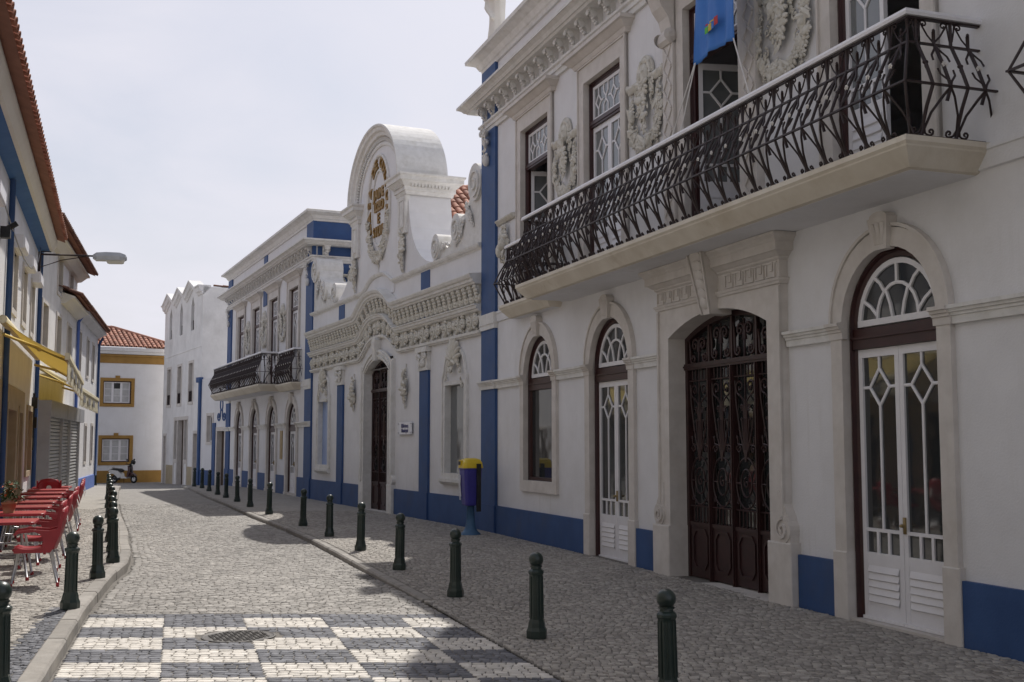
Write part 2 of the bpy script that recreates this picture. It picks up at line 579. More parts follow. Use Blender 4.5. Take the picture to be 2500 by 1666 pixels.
def arch_pts(cx, hw, zs, rise, n=20):
    return [(cx - hw * math.cos(PI * i / n), zs + rise * math.sin(PI * i / n)) for i in range(n + 1)]
def seg_pts(cx, hw, zs, rise, n=14):
    """segmental (circular) arch"""
    r = (hw * hw + rise * rise) / (2 * rise)
    a = math.asin(hw / r)
    return [(cx + r * math.sin(-a + 2 * a * i / n), zs + rise - r + r * math.cos(-a + 2 * a * i / n)) for i in range(n + 1)]
def to3(pts, y):
    return [(x, y, z) for x, z in pts]
rnd = random.Random(7)

# ground surface heights
def sstep(a, b, x):
    t = min(1, max(0, (x - a) / (b - a)))
    return t * t * (3 - 2 * t)
def drop(y):
    return -.30 * min(1, max(0, (y - 46) / 16.0))
def z_road(y):
    return -.060 - .022 * sstep(12.6, 19, y) + drop(y)
def z_right(y):
    return 0.0 + drop(y) - .05 * sstep(20, 9, y) if y < 20 else drop(y)
def z_left(y):
    return .055 + drop(y)

# ================================================================ facade toolkit (local x = right as seen from the street, -y = street, z = up)
def wall_band(mb, x0, x1, z0, z1, ops, y=0.0, dep=.3, segarch=False):
    """front sheet with openings; ops: (cx, hw, zb, zs, rise)"""
    ops = sorted(ops)
    x = x0
    for cx, hw, zb, zs, rise in ops:
        l, r = cx - hw, cx + hw
        if l > x + 1e-6:
            mb.quad((x, y, z0), (l, y, z0), (l, y, z1), (x, y, z1))
        if zb > z0 + 1e-6:
            mb.quad((l, y, z0), (r, y, z0), (r, y, zb), (l, y, zb))
            mb.quad((l, y, zb), (r, y, zb), (r, y + dep, zb), (l, y + dep, zb))
        if rise > 0:
            pts = seg_pts(cx, hw, zs, rise) if segarch else arch_pts(cx, hw, zs, rise)
        else:
            pts = [(l, zs), (r, zs)]
        for (xa, za), (xb, zb2) in zip(pts[:-1], pts[1:]):
            mb.quad((xa, y, za), (xb, y, zb2), (xb, y, z1), (xa, y, z1))
            mb.quad((xa, y, za), (xa, y + dep, za), (xb, y + dep, zb2), (xb, y, zb2))
        mb.quad((l, y, zb), (l, y + dep, zb), (l, y + dep, zs), (l, y, zs))
        mb.quad((r, y, zb), (r, y, zs), (r, y + dep, zs), (r, y + dep, zb))
        x = r
    if x1 > x + 1e-6:
        mb.quad((x, y, z0), (x1, y, z0), (x1, y, z1), (x, y, z1))

def surround(mb, cx, hw, zb, zs, rise, bw, p, rec, bwtop=None, seg=False, sill=False):
    """stone band round an opening: front at -p, reveal back to rec"""
    bt = bw if bwtop is None else bwtop
    if rise > 0:
        ip = (seg_pts if seg else arch_pts)(cx, hw, zs, rise)
        op = (seg_pts if seg else arch_pts)(cx, hw + bw, zs, rise + bt)
    else:
        ip = [(cx - hw, zs), (cx + hw, zs)]
        op = [(cx - hw - bw, zs + bt), (cx + hw + bw, zs + bt)]
    ip = [(cx - hw, zb)] + ip + [(cx + hw, zb)]
    op = [(cx - hw - bw, zb)] + op + [(cx + hw + bw, zb)]
    n = len(ip)
    vs, fs = [], []
    for (a, b), (c, d) in zip(ip, op):
        vs += [(a, -p, b), (c, -p, d), (c, .02, d), (a, rec, b)]
    for i in range(n - 1):
        o, q = 4 * i, 4 * (i + 1)
        fs += [(o, q, q + 1, o + 1), (o + 1, q + 1, q + 2, o + 2), (o + 3, q + 3, q, o)]
    mb.raw(vs, fs)
    if sill:
        mb.box(cx - hw - bw, cx + hw + bw, -p, rec, zb - bw, zb)

def bars(mb, segs, w, y0, y1):
    """flat glazing bars along 2-D polylines in XZ"""
    for pts in segs:
        h = w / 2
        mb.face_sweep([(-h, -y1), (-h, -y0 - h * .3), (0, -y0), (h, -y0 - h * .3), (h, -y1)], pts)

def frame_rect(mb, x0, x1, z0, z1, w, y0, y1, wb=None):
    wb = w if wb is None else wb
    mb.box(x0, x0 + w, y0, y1, z0, z1)
    mb.box(x1 - w, x1, y0, y1, z0, z1)
    mb.box(x0 + w, x1 - w, y0, y1, z1 - w, z1)
    if wb > 0:
        mb.box(x0 + w, x1 - w, y0, y1, z0, z0 + wb)

def leaf_mesh(w, z0, z1, zp, low=True):
    """white glazed door leaf from x 0..w at y 0..0.05; glass above zp; diamond near the top. returns (wood, panes)"""
    m = MB()
    st = .062
    m.box(0, st, 0, .05, z0, z1)
    m.box(w - st, w, 0, .05, z0, z1)
    m.box(st, w - st, 0, .05, z1 - .085, z1)
    m.box(st, w - st, .004, .046, z0, zp)
    if low:
        m.box(0, w, -.025, 0, z0, z0 + .03)
        zl = z0 + .17
        hl = (zp - z0) - .30
        k = 5
        for i in range(k):       # louvre slats
            za = zl + hl * i / k
            m.raw([(st + .02, .004, za + hl / k), (w - st - .02, .004, za + hl / k), (w - st - .02, -.016, za + .012), (st + .02, -.016, za + .012),
                   (st + .02, .004, za), (w - st - .02, .004, za)], [(0, 1, 2, 3), (3, 2, 5, 4)])
    # small panes row
    zr = zp + .21
    m.box(st, w - st, .006, .044, zr, zr + .035)
    for q in (1, 2):
        xx = st + (w - 2 * st) * q / 3
        m.box(xx - .018, xx + .018, .006, .044, zp, zr)
    c = w / 2
    zt = z1 - .085
    dh = .19
    dz = zt - .12 - dh
    dw = (w - 2 * st) * .30
    b = [[(c, zt), (c, dz + dh)], [(c, dz + dh), (c + dw, dz), (c, dz - dh), (c - dw, dz), (c, dz + dh)],
         [(st, dz), (c - dw, dz)], [(c + dw, dz), (w - st, dz)], [(c, dz - dh), (c, zr + .035)]]
    bars(m, b, .030, .004, .046)
    p = MB()
    p.box(st, w - st, .024, .03, zp, z1 - .085)
    return m, p

def arch_door(root, cx, zg=0.0, kind='door', hw=.73, zs=2.95, rise=.745, rec=.075, far=False, name=None):
    """arched opening: maroon frame, white fan light, transom, and door leaves or a fixed pane"""
    zb = zg if kind == 'door' else 1.08
    f = MB()
    n = 20 if not far else 12
    outer = [(cx - hw, zb)] + arch_pts(cx, hw, zs, rise, n) + [(cx + hw, zb)]
    f.face_sweep([(0, -rec - .10), (0, -rec + .03), (-.035, -rec + .045), (-.045, -rec + .0), (-.085, -rec - .015), (-.085, -rec - .10)], outer)
    ztr = 2.72
    f.box(cx - hw + .05, cx + hw - .05, rec - .03, rec + .09, ztr, ztr + .10)
    f.box(cx - hw + .05, cx + hw - .05, rec - .05, rec + .09, ztr + .10, ztr + .125)
    f.box(cx - hw + .05, cx + hw - .05, rec - .02, rec + .09, ztr + .125, zs - .02)
    if kind != 'door':
        f.box(cx - hw + .05, cx + hw - .05, rec - .03, rec + .09, zb, zb + .06)
    d = f.build(name or ('door' if kind == 'door' else 'window'), 'maroon', root)
    # fan light
    w = MB()
    hi, ri = hw - .10, rise - .10
    zf = zs
    ring = arch_pts(cx, hi, zf, ri, n)
    w.face_sweep([(0, -rec - .07), (0, -rec - .005), (-.055, -rec - .005), (-.055, -rec - .07)], ring)
    w.box(cx - hi, cx + hi, rec + .004, rec + .07, zf, zf + .065)
    r2 = hi * .50
    segs = [arch_pts(cx, r2, zf + .065, ri * .52, 10)]
    segs.append([(cx, zf + .065 + ri * .52), (cx, zf + ri - .03)])
    for sg in (-1, 1):
        for a1, a2, x0 in ((.62, 1.12, .55), (1.0, .60, .0)):
            pass
        # petal bars curving from the inner arch to the ring
        segs.append([(cx + sg * r2 * .62, zf + .065 + ri * .41), (cx + sg * hi * .42, zf + ri * .66), (cx + sg * hi * .60, zf + ri * .78)])
        segs.append([(cx + sg * r2 * .99, zf + .09), (cx + sg * hi * .66, zf + ri * .30), (cx + sg * hi * .90, zf + ri * .44)])
        segs.append([(cx + sg * hi * .12, zf + .065), (cx + sg * hi * .17, zf + ri * .30), (cx + sg * r2 * .55, zf + .065 + ri * .43)])
    bars(w, segs, .034, rec + .004, rec + .06)
    fl = w.build('fan_light', 'white_paint', d)
    g = MB()
    g.prism([(cx - hi + .02, zf + .02)] + arch_pts(cx, hi - .02, zf + .02, ri - .03, n)[1:-1] + [(cx + hi - .02, zf + .02)], rec + .03, rec + .036)
    g.build('pane', 'glass', d)
    if kind == 'door':
        wl_ = (2 * hw - .17) / 2
        m, p = leaf_mesh(wl_ - .004, zg + .05, ztr - .005, zg + .72)
        for sg in (0, 1):
            off = Matrix.Translation((cx - hw + .085 + sg * (wl_ + .002), rec + .012, 0))
            MB().add(m, off).build('door_leaf', 'white_paint', d)
            MB().add(p, off).build('pane', 'glass', d)
        h = MB()
        h.ell((cx + .03, rec - .03, zg + 1.02), (.018, .03, .018))
        h.box(cx + .015, cx + .045, rec - .008, rec + .012, zg + .94, zg + 1.1)
        h.build('handle', 'brass', d, True)
        st = MB()
        st.box(cx - hw + .01, cx + hw - .01, -.03, rec + .12, zg - .3, zg + .045)
        st.build('doorstep', 'stone', d)
    else:
        g = MB()
        g.box(cx - hw + .08, cx + hw - .08, rec + .03, rec + .036, zb + .05, ztr + .01)
        g.build('pane', 'glass', d)
    return d

def keystone(mb, cx, z0, z1, w0, w1, p):
    mb.raw([(cx - w0, -p, z0), (cx + w0, -p, z0), (cx + w0, 0, z0), (cx - w0, 0, z0), (cx - w1, -p - .03, z1), (cx + w1, -p - .03, z1), (cx + w1, 0, z1), (cx - w1, 0, z1)],
           [(3, 2, 1, 0), (4, 5, 6, 7), (0, 1, 5, 4), (1, 2, 6, 5), (2, 3, 7, 6), (3, 0, 4, 7)])
    for k in (-1, 0, 1):   # raised flutes
        a, b = k * w0 * .52, k * w1 * .52
        mb.raw([(cx + a - .022, -p - .002, z0 + .05), (cx + a + .022, -p - .002, z0 + .05), (cx + b + .03, -p - .03, z1 - .06), (cx + b - .03, -p - .03, z1 - .06),
                (cx + a, -p - .022, z0 + .05), (cx + b, -p - .052, z1 - .06)], [(0, 4, 5, 3), (4, 1, 2, 5), (0, 1, 4), (3, 5, 2)])
    mb.prism([(cx - w1 * .9, z1)] + [(cx - w1 * .9 * math.cos(PI * i / 6), z1 + .06 * math.sin(PI * i / 6)) for i in range(1, 6)] + [(cx + w1 * .9, z1)], -p - .02, 0)

def arch_trim(root, cx, zg, kind, hw=.73, zs=2.95, rise=.745, bw=.19):
    m = MB()
    zb = .64 if kind == 'door' else 1.08
    surround(m, cx, hw, zb, zs, rise, bw, .055, .12)
    # thin outer fillet on the arch
    m.face_sweep([(-.03, -.01), (-.03, .075), (.005, .075), (.005, -.01)], arch_pts(cx, hw + bw, zs + .06, rise + bw - .02, 22))
    if kind == 'door':
        for s in (-1, 1):
            xa, xb = sorted((cx + s * (hw - .012), cx + s * (hw + bw + .03)))
            m.cbox(xa, xb, -.075, .115, zg - .35, .64, .012)
    else:
        m.box(cx - hw - bw, cx + hw + bw, -.055, .12, .88, 1.08)
    o = m.build('stone_surround', 'stone', root)
    k = MB()
    keystone(k, cx, zs + rise - .03, zs + rise + .29, .10, .155, .10)
    k.build('keystone', 'stone', o)
    for s in (-1, 1):
        im = MB()
        xa, xb = sorted((cx + s * (hw - .03), cx + s * (hw + bw + .015)))
        string_piece(im, xa, xb, .02)
        im.build('impost', 'stone', o)
    return o

def string_piece(mb, x0, x1, extra=0.0):
    e = extra
    mb.prism_x([(.0, 2.835), (-.045 - e, 2.835), (-.05 - e, 2.905), (-.065 - e, 2.91), (-.065 - e, 2.935), (-.085 - e, 2.94), (-.09 - e, 2.965), (-.11 - e, 2.97), (-.11 - e, 3.005), (.0, 3.02)], x0, x1)

# ---------------------------------------------------------------- upper French window
def fanlight_rect(mb, x0, x1, z0, z1, y0, y1):
    """geometric lights over the upper windows: row of linked hexagon bars"""
    w = .05
    frame_rect(mb, x0, x1, z0, z1, w, y0, y1)
    xa, xb, za, zb = x0 + w, x1 - w, z0 + w, z1 - w
    n = 4
    p = (xb - xa) / n
    mz, dh = (za + zb) / 2, (zb - za) * .25
    segs = []
    for i in range(n):
        c = xa + p * (i + .5)
        if i % 2 == 0:
            segs.append([(c, mz + dh), (c + p * .36, mz), (c, mz - dh), (c - p * .36, mz), (c, mz + dh)])
            segs += [[(c, mz + dh), (c, zb)], [(c, mz - dh), (c, za)]]
        else:
            segs += [[(c - p * .28, zb), (c - p * .28, mz + dh * .9), (c, mz + dh * .2), (c + p * .28, mz + dh * .9), (c + p * .28, zb)],
                     [(c - p * .28, za), (c - p * .28, mz - dh * .9), (c, mz - dh * .2), (c + p * .28, mz - dh * .9), (c + p * .28, za)], [(c, mz - dh * .2), (c, mz + dh * .2)]]
        if i < n - 1:
            segs.append([(c + p * .36, mz), (c + p * .64, mz)])
    bars(mb, segs, .028, y0 + .004, y1 - .01)

def upper_window(root, cx, zb=4.42, zt=7.66, hw=.72, rec=.09, opened=0, ztr=6.90, fancy=False):
    f = MB()
    f.face_sweep([(0, -rec - .10), (0, -rec + .03), (-.03, -rec + .04), (-.04, -rec), (-.075, -rec - .01), (-.075, -rec - .10)],
                 [(cx - hw, zb), (cx - hw, zt), (cx + hw, zt), (cx + hw, zb)])
    f.box(cx - hw + .04, cx + hw - .04, rec - .03, rec + .09, ztr, ztr + .11)
    f.box(cx - hw + .04, cx + hw - .04, rec - .045, rec - .03, ztr + .035, ztr + .075)
    w = f.build('window', 'maroon', root)
    m = MB()
    fanlight_rect(m, cx - hw + .075, cx + hw - .075, ztr + .11, zt - .075, rec + .01, rec + .06)
    m.build('transom_light', 'white_paint', w)
    g = MB()
    g.box(cx - hw + .1, cx + hw - .1, rec + .03, rec + .036, ztr + .13, zt - .1)
    g.build('pane', 'glass_light', w)
    wl_ = (2 * hw - .155) / 2
    lm, lp = leaf_mesh(wl_ - .004, zb + .03, ztr - .004, zb + .85)
    for sg in (0, 1):
        if opened and (opened == 3 or opened == sg + 1):
            ang = R(78) if sg == 0 else R(-84)
            hx = cx - hw + .078 if sg == 0 else cx + hw - .078
            T = Matrix.Translation((hx, rec + .06, 0)) @ Matrix.Rotation(ang, 4, 'Z') @ Matrix.Translation((0 if sg == 0 else -wl_, 0, 0))
        else:
            T = Matrix.Translation((cx - hw + .077 + sg * (wl_ + .002), rec + .014, 0))
        MB().add(lm, T).build('window_leaf', 'white_paint', w)
        MB().add(lp, T).build('pane', 'glass_light', w)
    return w

def upper_trim(root, cx, zb=4.42, zt=7.66, hw=.72, bw=.22):
    m = MB()
    surround(m, cx, hw, zb, zt, 0, bw, .045, .14, bwtop=.30)
    m.face_sweep([(-.03, 0), (-.03, .07), (.0, .07), (.0, 0)], [(cx - hw - bw, zb), (cx - hw - bw, zt + .30), (cx + hw + bw, zt + .30), (cx + hw + bw, zb)])
    o = m.build('stone_surround', 'stone', root)
    c = MB()
    x0, x1 = cx - hw - bw - .02, cx + hw + bw + .02
    z = zt + .30
    c.plan_sweep([(-.02, z), (.06, z), (.09, z + .06), (.11, z + .07), (.19, z + .14), (.23, z + .15), (.23, z + .21), (-.02, z + .235)], [(x0, .0), (x0, -.02), (x1, -.02), (x1, .0)])
    c.build('hood_cornice', 'stone', o)
    return o

# ---------------------------------------------------------------- stucco ornaments
def leaf(mb, rg, x, z, r, y=0.0):
    """pointed leaf with a raised rib and crisp edges"""
    a = rg.uniform(0, 2 * PI)
    c, s = math.cos(a), math.sin(a)
    k = rg.uniform(.38, .55)
    lift = rg.uniform(.2, .6)
    def P(u, v, w):
        return (x + r * (u * c - v * s), -y - r * w, z + r * (u * s + v * c))
    base, tip, rib = P(-.9, 0, .0), P(1.1, 0, lift), P(.1, 0, .62)
    for sg in (-1, 1):
        mb.raw([base, P(-.35, sg * k, .16), P(.35, sg * k * .8, .22 + lift * .3), tip, rib], [(0, 1, 4), (1, 2, 4), (2, 3, 4)] if sg > 0 else [(0, 4, 1), (1, 4, 2), (2, 4, 3)])
        mb.raw([base, P(-.35, sg * k, .16), P(.35, sg * k * .8, .22 + lift * .3), tip, P(.1, 0, -.1)], [(0, 1, 4), (1, 2, 4), (2, 3, 4)])
def lump(mb, rg, x, z, r, y=0.0, sub=1, flat=.55):
    if rg.random() < .6:
        leaf(mb, rg, x, z, r * 1.15, y)
        return
    ang = rg.uniform(0, PI)
    e = rg.uniform(.65, 1.0)
    M = Matrix.Rotation(ang, 4, 'Y') @ Matrix.Rotation(rg.uniform(-.5, .5), 4, 'X')
    mb.ell((x, -y - r * .15, z), (r, r * flat * rg.uniform(.8, 1.4), r * e * .62), M, sub)
def flowerlet(mb, rg, x, z, r, y=0.0, k=5):
    a0 = rg.uniform(0, PI)
    for i in range(k):
        a = a0 + 2 * PI * i / k
        M = Matrix.Rotation(-a, 4, 'Y') @ Matrix.Rotation(.35, 4, 'Z')
        mb.ell((x + .6 * r * math.cos(a), -y - r * .2, z + .6 * r * math.sin(a)), (r * .55, r * .28, r * .32), M, 0)
    mb.ell((x, -y - r * .45, z), (r * .26, r * .26, r * .26), None, 0)
def garland(mb, rg, pts, r0, r1, r2, y=0.0, dens=1.0, sub=1):
    """leafy chain along pts with radius r0 -> r1 (middle) -> r2"""
    L = sum((Vector(b) - Vector(a)).length for a, b in zip(pts[:-1], pts[1:]))
    n = max(5, int(L / (max(r0, r1, r2) * .42) * dens * 2.3))
    for i in range(n):
        t = i / (n - 1)
        u = t * (len(pts) - 1)
        k = min(int(u), len(pts) - 2)
        fx = u - k
        x = pts[k][0] * (1 - fx) + pts[k + 1][0] * fx
        z = pts[k][1] * (1 - fx) + pts[k + 1][1] * fx
        rr = (r0 * (1 - 2 * t) + r1 * 2 * t) if t < .5 else (r1 * (2 - 2 * t) + r2 * (2 * t - 1))
        x += rg.uniform(-.55, .55) * rr
        z += rg.uniform(-.4, .4) * rr
        if rg.random() < .28:
            flowerlet(mb, rg, x, z, rr * .55, y + rr * .35)
        else:
            lump(mb, rg, x, z, rr * rg.uniform(.34, .60), y + rr * rg.uniform(.1, .55), sub)
def cartouche(seed, w=1.3, h=1.45, sub=1):
    """wall trophy: hooded mask, shelf, two hanging garlands and a swag. base at z=0, top at h"""
    rg = random.Random(seed)
    m = MB()
    hz = h * .80
    for rr, yy in ((.27, .05), (.225, .085)):
        pts = [(rr * math.cos(a), hz + rr * 1.05 * math.sin(a)) for a in [PI * i / 12 for i in range(13)]]
        m.face_sweep([(-.024, 0), (-.024, yy), (.024, yy), (.024, 0)], pts)
    for s in (-1, 1):                    # shelf mouldings either side
        xa, xb = sorted((s * .24, s * w * .47))
        m.prism_x([(0, h * .70), (-.05, h * .70), (-.06, h * .735), (-.09, h * .75), (-.09, h * .78), (0, h * .79)], xa, xb)
        m.ell((s * w * .47, -.05, h * .77), (.05, .05, .06), None, 1)
        garland(m, rg, [(s * w * .38, h * .70), (s * w * .37, h * .5), (s * w * .40, h * .33), (s * w * .34, h * .14)], .05, .18, .10, 0, 1.7, sub)
        for q in range(3):
            m.tube(to3(spiral(s * w * (.20 + .03 * q), h * (.62 - .17 * q), .075, PI / 2, 1.3, 9, s), -.04), .017, 4)
        garland(m, rg, [(s * w * .31, h * .16), (s * w * .28, h * .0)], .09, .06, .02, 0, 1.2, sub)
    garland(m, rg, [(-w * .34, h * .26), (-w * .2, h * .12), (0, h * .08), (w * .2, h * .12), (w * .34, h * .26)], .12, .18, .12, 0, 1.9, sub)
    # mask
    m.ell((0, -.06, hz), (.15, .11, .19), None, 2)
    m.ell((0, -.165, hz - .02), (.028, .045, .06), None, 1)
    for s in (-1, 1):
        m.ell((s * .06, -.145, hz + .045), (.035, .03, .022), None, 1)
        m.ell((s * .075, -.12, hz - .07), (.05, .04, .045), None, 1)
    m.ell((0, -.15, hz - .115), (.05, .03, .02), None, 1)
    for i in range(14):                  # hair
        a = PI * i / 13
        lump(m, rg, .19 * math.cos(a), hz + .04 + .19 * math.sin(a), .07, .04, sub)
    garland(m, rg, [(0, hz - .16), (.02, h * .52), (-.01, h * .26)], .22, .22, .15, .03, 2.2, sub)
    garland(m, rg, [(-.2, hz + .05), (-.26, h * .66), (-.2, h * .5)], .09, .12, .06, .01, 1.6, sub)
    garland(m, rg, [(.2, hz + .05), (.26, h * .66), (.2, h * .5)], .09, .12, .06, .01, 1.6, sub)
    return m
def drop_garland(seed, h=.8, w=.2, sub=1):
    w *= 1.35
    rg = random.Random(seed)
    m = MB()
    m.tube([(0, -.015, h), (0, -.02, h * .8)], .012, 5)
    garland(m, rg, [(0, h * .85), (.02, h * .55), (-.02, h * .3), (0, 0)], w * .34, w * .60, w * .16, 0, 2.0, sub)
    return m
def pendant(seed, h=.75, w=.36, sub=1):
    """corner console under the entablature: acanthus block ending in a bud"""
    rg = random.Random(seed)
    m = MB()
    for i in range(26):
        t = rg.random()
        ww = w * (.5 - .28 * t)
        lump(m, rg, rg.uniform(-ww, ww), h * (1 - .78 * t), .085 - .03 * t, .05 + .05 * rg.random(), sub)
    for s in (-1, 1):
        m.tube(to3(spiral(s * w * .33, h * .9, .09, PI / 2, 1.3, 10, s), -.14), .022, 5)
    m.ell((0, -.06, h * .13), (.075, .08, .13), None, 2)
    return m
def console_bracket(w=.125, h=.44, d=.3):
    """S-shaped bracket under a cornice; top at z=h"""
    m = MB()
    prof = [(0, 0), (-.05, .0), (-.09, .03), (-.10, .09), (-.075, .15), (-.085, .22), (-.14, .28), (-d * .9, .33), (-d, h - .05), (-d, h), (0, h)]
    m.prism_x(prof, -w / 2, w / 2)
    for s in (-1, 1):
        m.raw(*disc_ring(s * (w / 2 + .008), -d * .66, h - .12, .085))
        m.raw(*disc_ring(s * (w / 2 + .008), -.055, .07, .05))
    rg = random.Random(3)
    for i in range(5):
        m.ell((rg.uniform(-.05, .05), -.10 - .035 * i, .08 + .055 * i), (.055, .035, .04), None, 0)
    m.ell((0, -d - .01, h - .1), (.06, .035, .07), None, 0)
    return m
def disc_ring(x, y, z, r):
    vs = [(x, y + r * math.cos(2 * PI * k / 8), z + r * math.sin(2 * PI * k / 8)) for k in range(8)] + [(x * 1.12, y + .5 * r * math.cos(2 * PI * k / 8), z + .5 * r * math.sin(2 * PI * k / 8)) for k in range(8)]
    fs = [(k, (k + 1) % 8, (k + 1) % 8 + 8, k + 8) for k in range(8)] + [tuple(range(8, 16))]
    return vs, fs

# ---------------------------------------------------------------- balcony
def rail_out(z):
    """outward bulge of the railing at height z above the slab"""
    pts = [(0, .02), (.10, .06), (.40, .20), (.46, .20), (.86, .0), (1.1, .0)]
    for (a, b), (c, d) in zip(pts[:-1], pts[1:]):
        if z <= c:
            return b + (d - b) * (z - a) / (c - a)
    return 0.0
def rail_unit(p=.32):
    m = MB()
    r = .0105
    def T(pts, rr=r, n=5):
        rr = rr * 1.28
        dense = []
        for (a, b), (c, d) in zip(pts[:-1], pts[1:]):
            k = 2 if abs(b - d) > .2 else 1
            for i in range(k):
                t = i / k
                dense.append((a + (c - a) * t, b + (d - b) * t))
        dense.append(pts[-1])
        m.tube([(x, -rail_out(z), z) for x, z in dense], rr, n)
    T([(0, 1.09), (0, .86), (0, .62), (0, .42), (-.012, .25), (0, .0)], .0125)
    m.ell((0, -rail_out(.64), .64), (.024, .024, .02), None, 1)
    m.ell((0, -rail_out(.625), .605), (.015, .015, .03), None, 0)
    for s in (-1, 1):
        T([(s * .012, .90), (s * .03, 1.0)] + spiral(s * .068, 1.03, .036, PI if s > 0 else 0, 1.1, 9, -s), .007, 4)
        T([(s * .02, 1.07), (s * .10, .93), (s * .15, .875)], .007, 4)
        T([(s * .004, .10), (s * .03, .035)] + spiral(s * .075, .05, .034, -PI * .7 if s > 0 else -PI * .3, 1.15, 9, s), .0085, 4)
    x = p / 2
    T([(x, .97), (x, .86), (x, .62), (x, .42), (x - .006, .30)], .0125)
    m.ell((x, -rail_out(.97), .98), (.015, .015, .02), None, 0)
    for s in (-1, 1):
        T([(x, .85), (x + s * .02, .80), (x + s * .07, .73), (x + s * .075, .68)], .0085, 4)
        T([(x, .42), (x + s * .015, .47), (x + s * .065, .53), (x + s * .07, .585)], .0085, 4)
        T([(x, .415), (x + s * .05, .34), (x + s * .12, .20), (x + s * .148, .06), (x + s * .155, .0)], .0095, 4)
    return m
def rosette(p=.32):
    m = MB()
    for i in range(6):
        a = PI * i / 3
        m.ell((p / 2 + .017 * math.cos(a), -rail_out(.635) - .016, .635 + .017 * math.sin(a)), (.013, .007, .013), None, 0)
    m.ell((p / 2, -rail_out(.635) - .022, .635), (.009, .008, .009), None, 0)
    return m
RAIL_ME = rail_unit().mesh('baluster', 'iron', True)
ROSE_ME = rosette().mesh('rosette', 'white_mark', True)
def balcony(root, x0, x1, dep, zt, corbel=True, step=.32):
    """slab between x0..x1 projecting dep from the wall; zt = slab top"""
    s = MB()
    e = .10
    path = [(x0, .03), (x0, -dep), (x1, -dep), (x1, .03)]
    s.plan_sweep([(e, zt), (e + .005, zt - .05), (e - .015, zt - .075), (e - .02, zt - .09), (-.05, zt - .24), (-.09, zt - .25), (-.12, zt - .252), (-.12, zt)], path)
    s.quad((x0, -dep, zt), (x1, -dep, zt), (x1, .0, zt), (x0, .0, zt))
    b = s.build('balcony', 'stone_slab', root)
    so_ = MB()
    so_.box(x0 + .10, x1 - .10, -dep + .10, .0, zt - .254, zt - .1)
    so_.build('soffit', 'plaster', b)
    rails = MB()
    path2 = [(x0, .0), (x0, -dep + .03), (x1, -dep + .03), (x1, .0)]
    for z, w in ((.015, .02), (.43, .016), (.86, .016), (1.08, .02)):
        o = rail_out(z)
        rails.plan_sweep([(o - w, zt + z - .008), (o + w, zt + z - .008), (o + w, zt + z + .008), (o - w, zt + z + .008)], path2)
    rails.build('rail_bar', 'iron', b)
    hr = MB()
    hr.plan_sweep([(-.045, zt + 1.092), (.045, zt + 1.092), (.05, zt + 1.12), (.035, zt + 1.15), (0, zt + 1.158), (-.035, zt + 1.15), (-.05, zt + 1.12)], path2)
    hr.build('handrail', 'white_paint', b)
    L = x1 - x0
    n = max(1, round(L / step))
    sc = L / n / .32
    for i in range(n):
        x = x0 + (L / n) * (i + .25)
        mesh_obj('baluster', RAIL_ME, b, (x, -dep + .03, zt + .01), (0, 0, 0), (sc, 1, 1))
        mesh_obj('rosette', ROSE_ME, b, (x, -dep + .03, zt + .01), (0, 0, 0), (sc, 1, 1))
    nd = max(1, round((dep - .06) / step))
    scd = (dep - .05) / nd / .32
    for side, xx, rz in ((0, x0, -PI / 2), (1, x1, PI / 2)):
        for i in range(nd):
            yy = -.03 - (dep - .06) / nd * (i + (.25 if side == 0 else .75))
            yy = -.03 - (dep - .06) / nd * (i + .5) + (-.08 if side == 1 else .08) * scd
            mesh_obj('baluster', RAIL_ME, b, (xx, yy, zt + .01), (0, 0, rz), (scd, 1, 1))
            mesh_obj('rosette', ROSE_ME, b, (xx, yy, zt + .01), (0, 0, rz), (scd, 1, 1))
    for xx, rz in ((x0, -PI / 4), (x1, PI / 4)):      # corner standard
        c = MB()
        c.tube([(0, -rail_out(z) * 1.414, z) for z in (1.09, .86, .64, .42, .2, .0)], .014, 6)
        c.build('corner_post', 'iron', b, True, (xx, -dep + .03, zt + .01), rz)
    return b

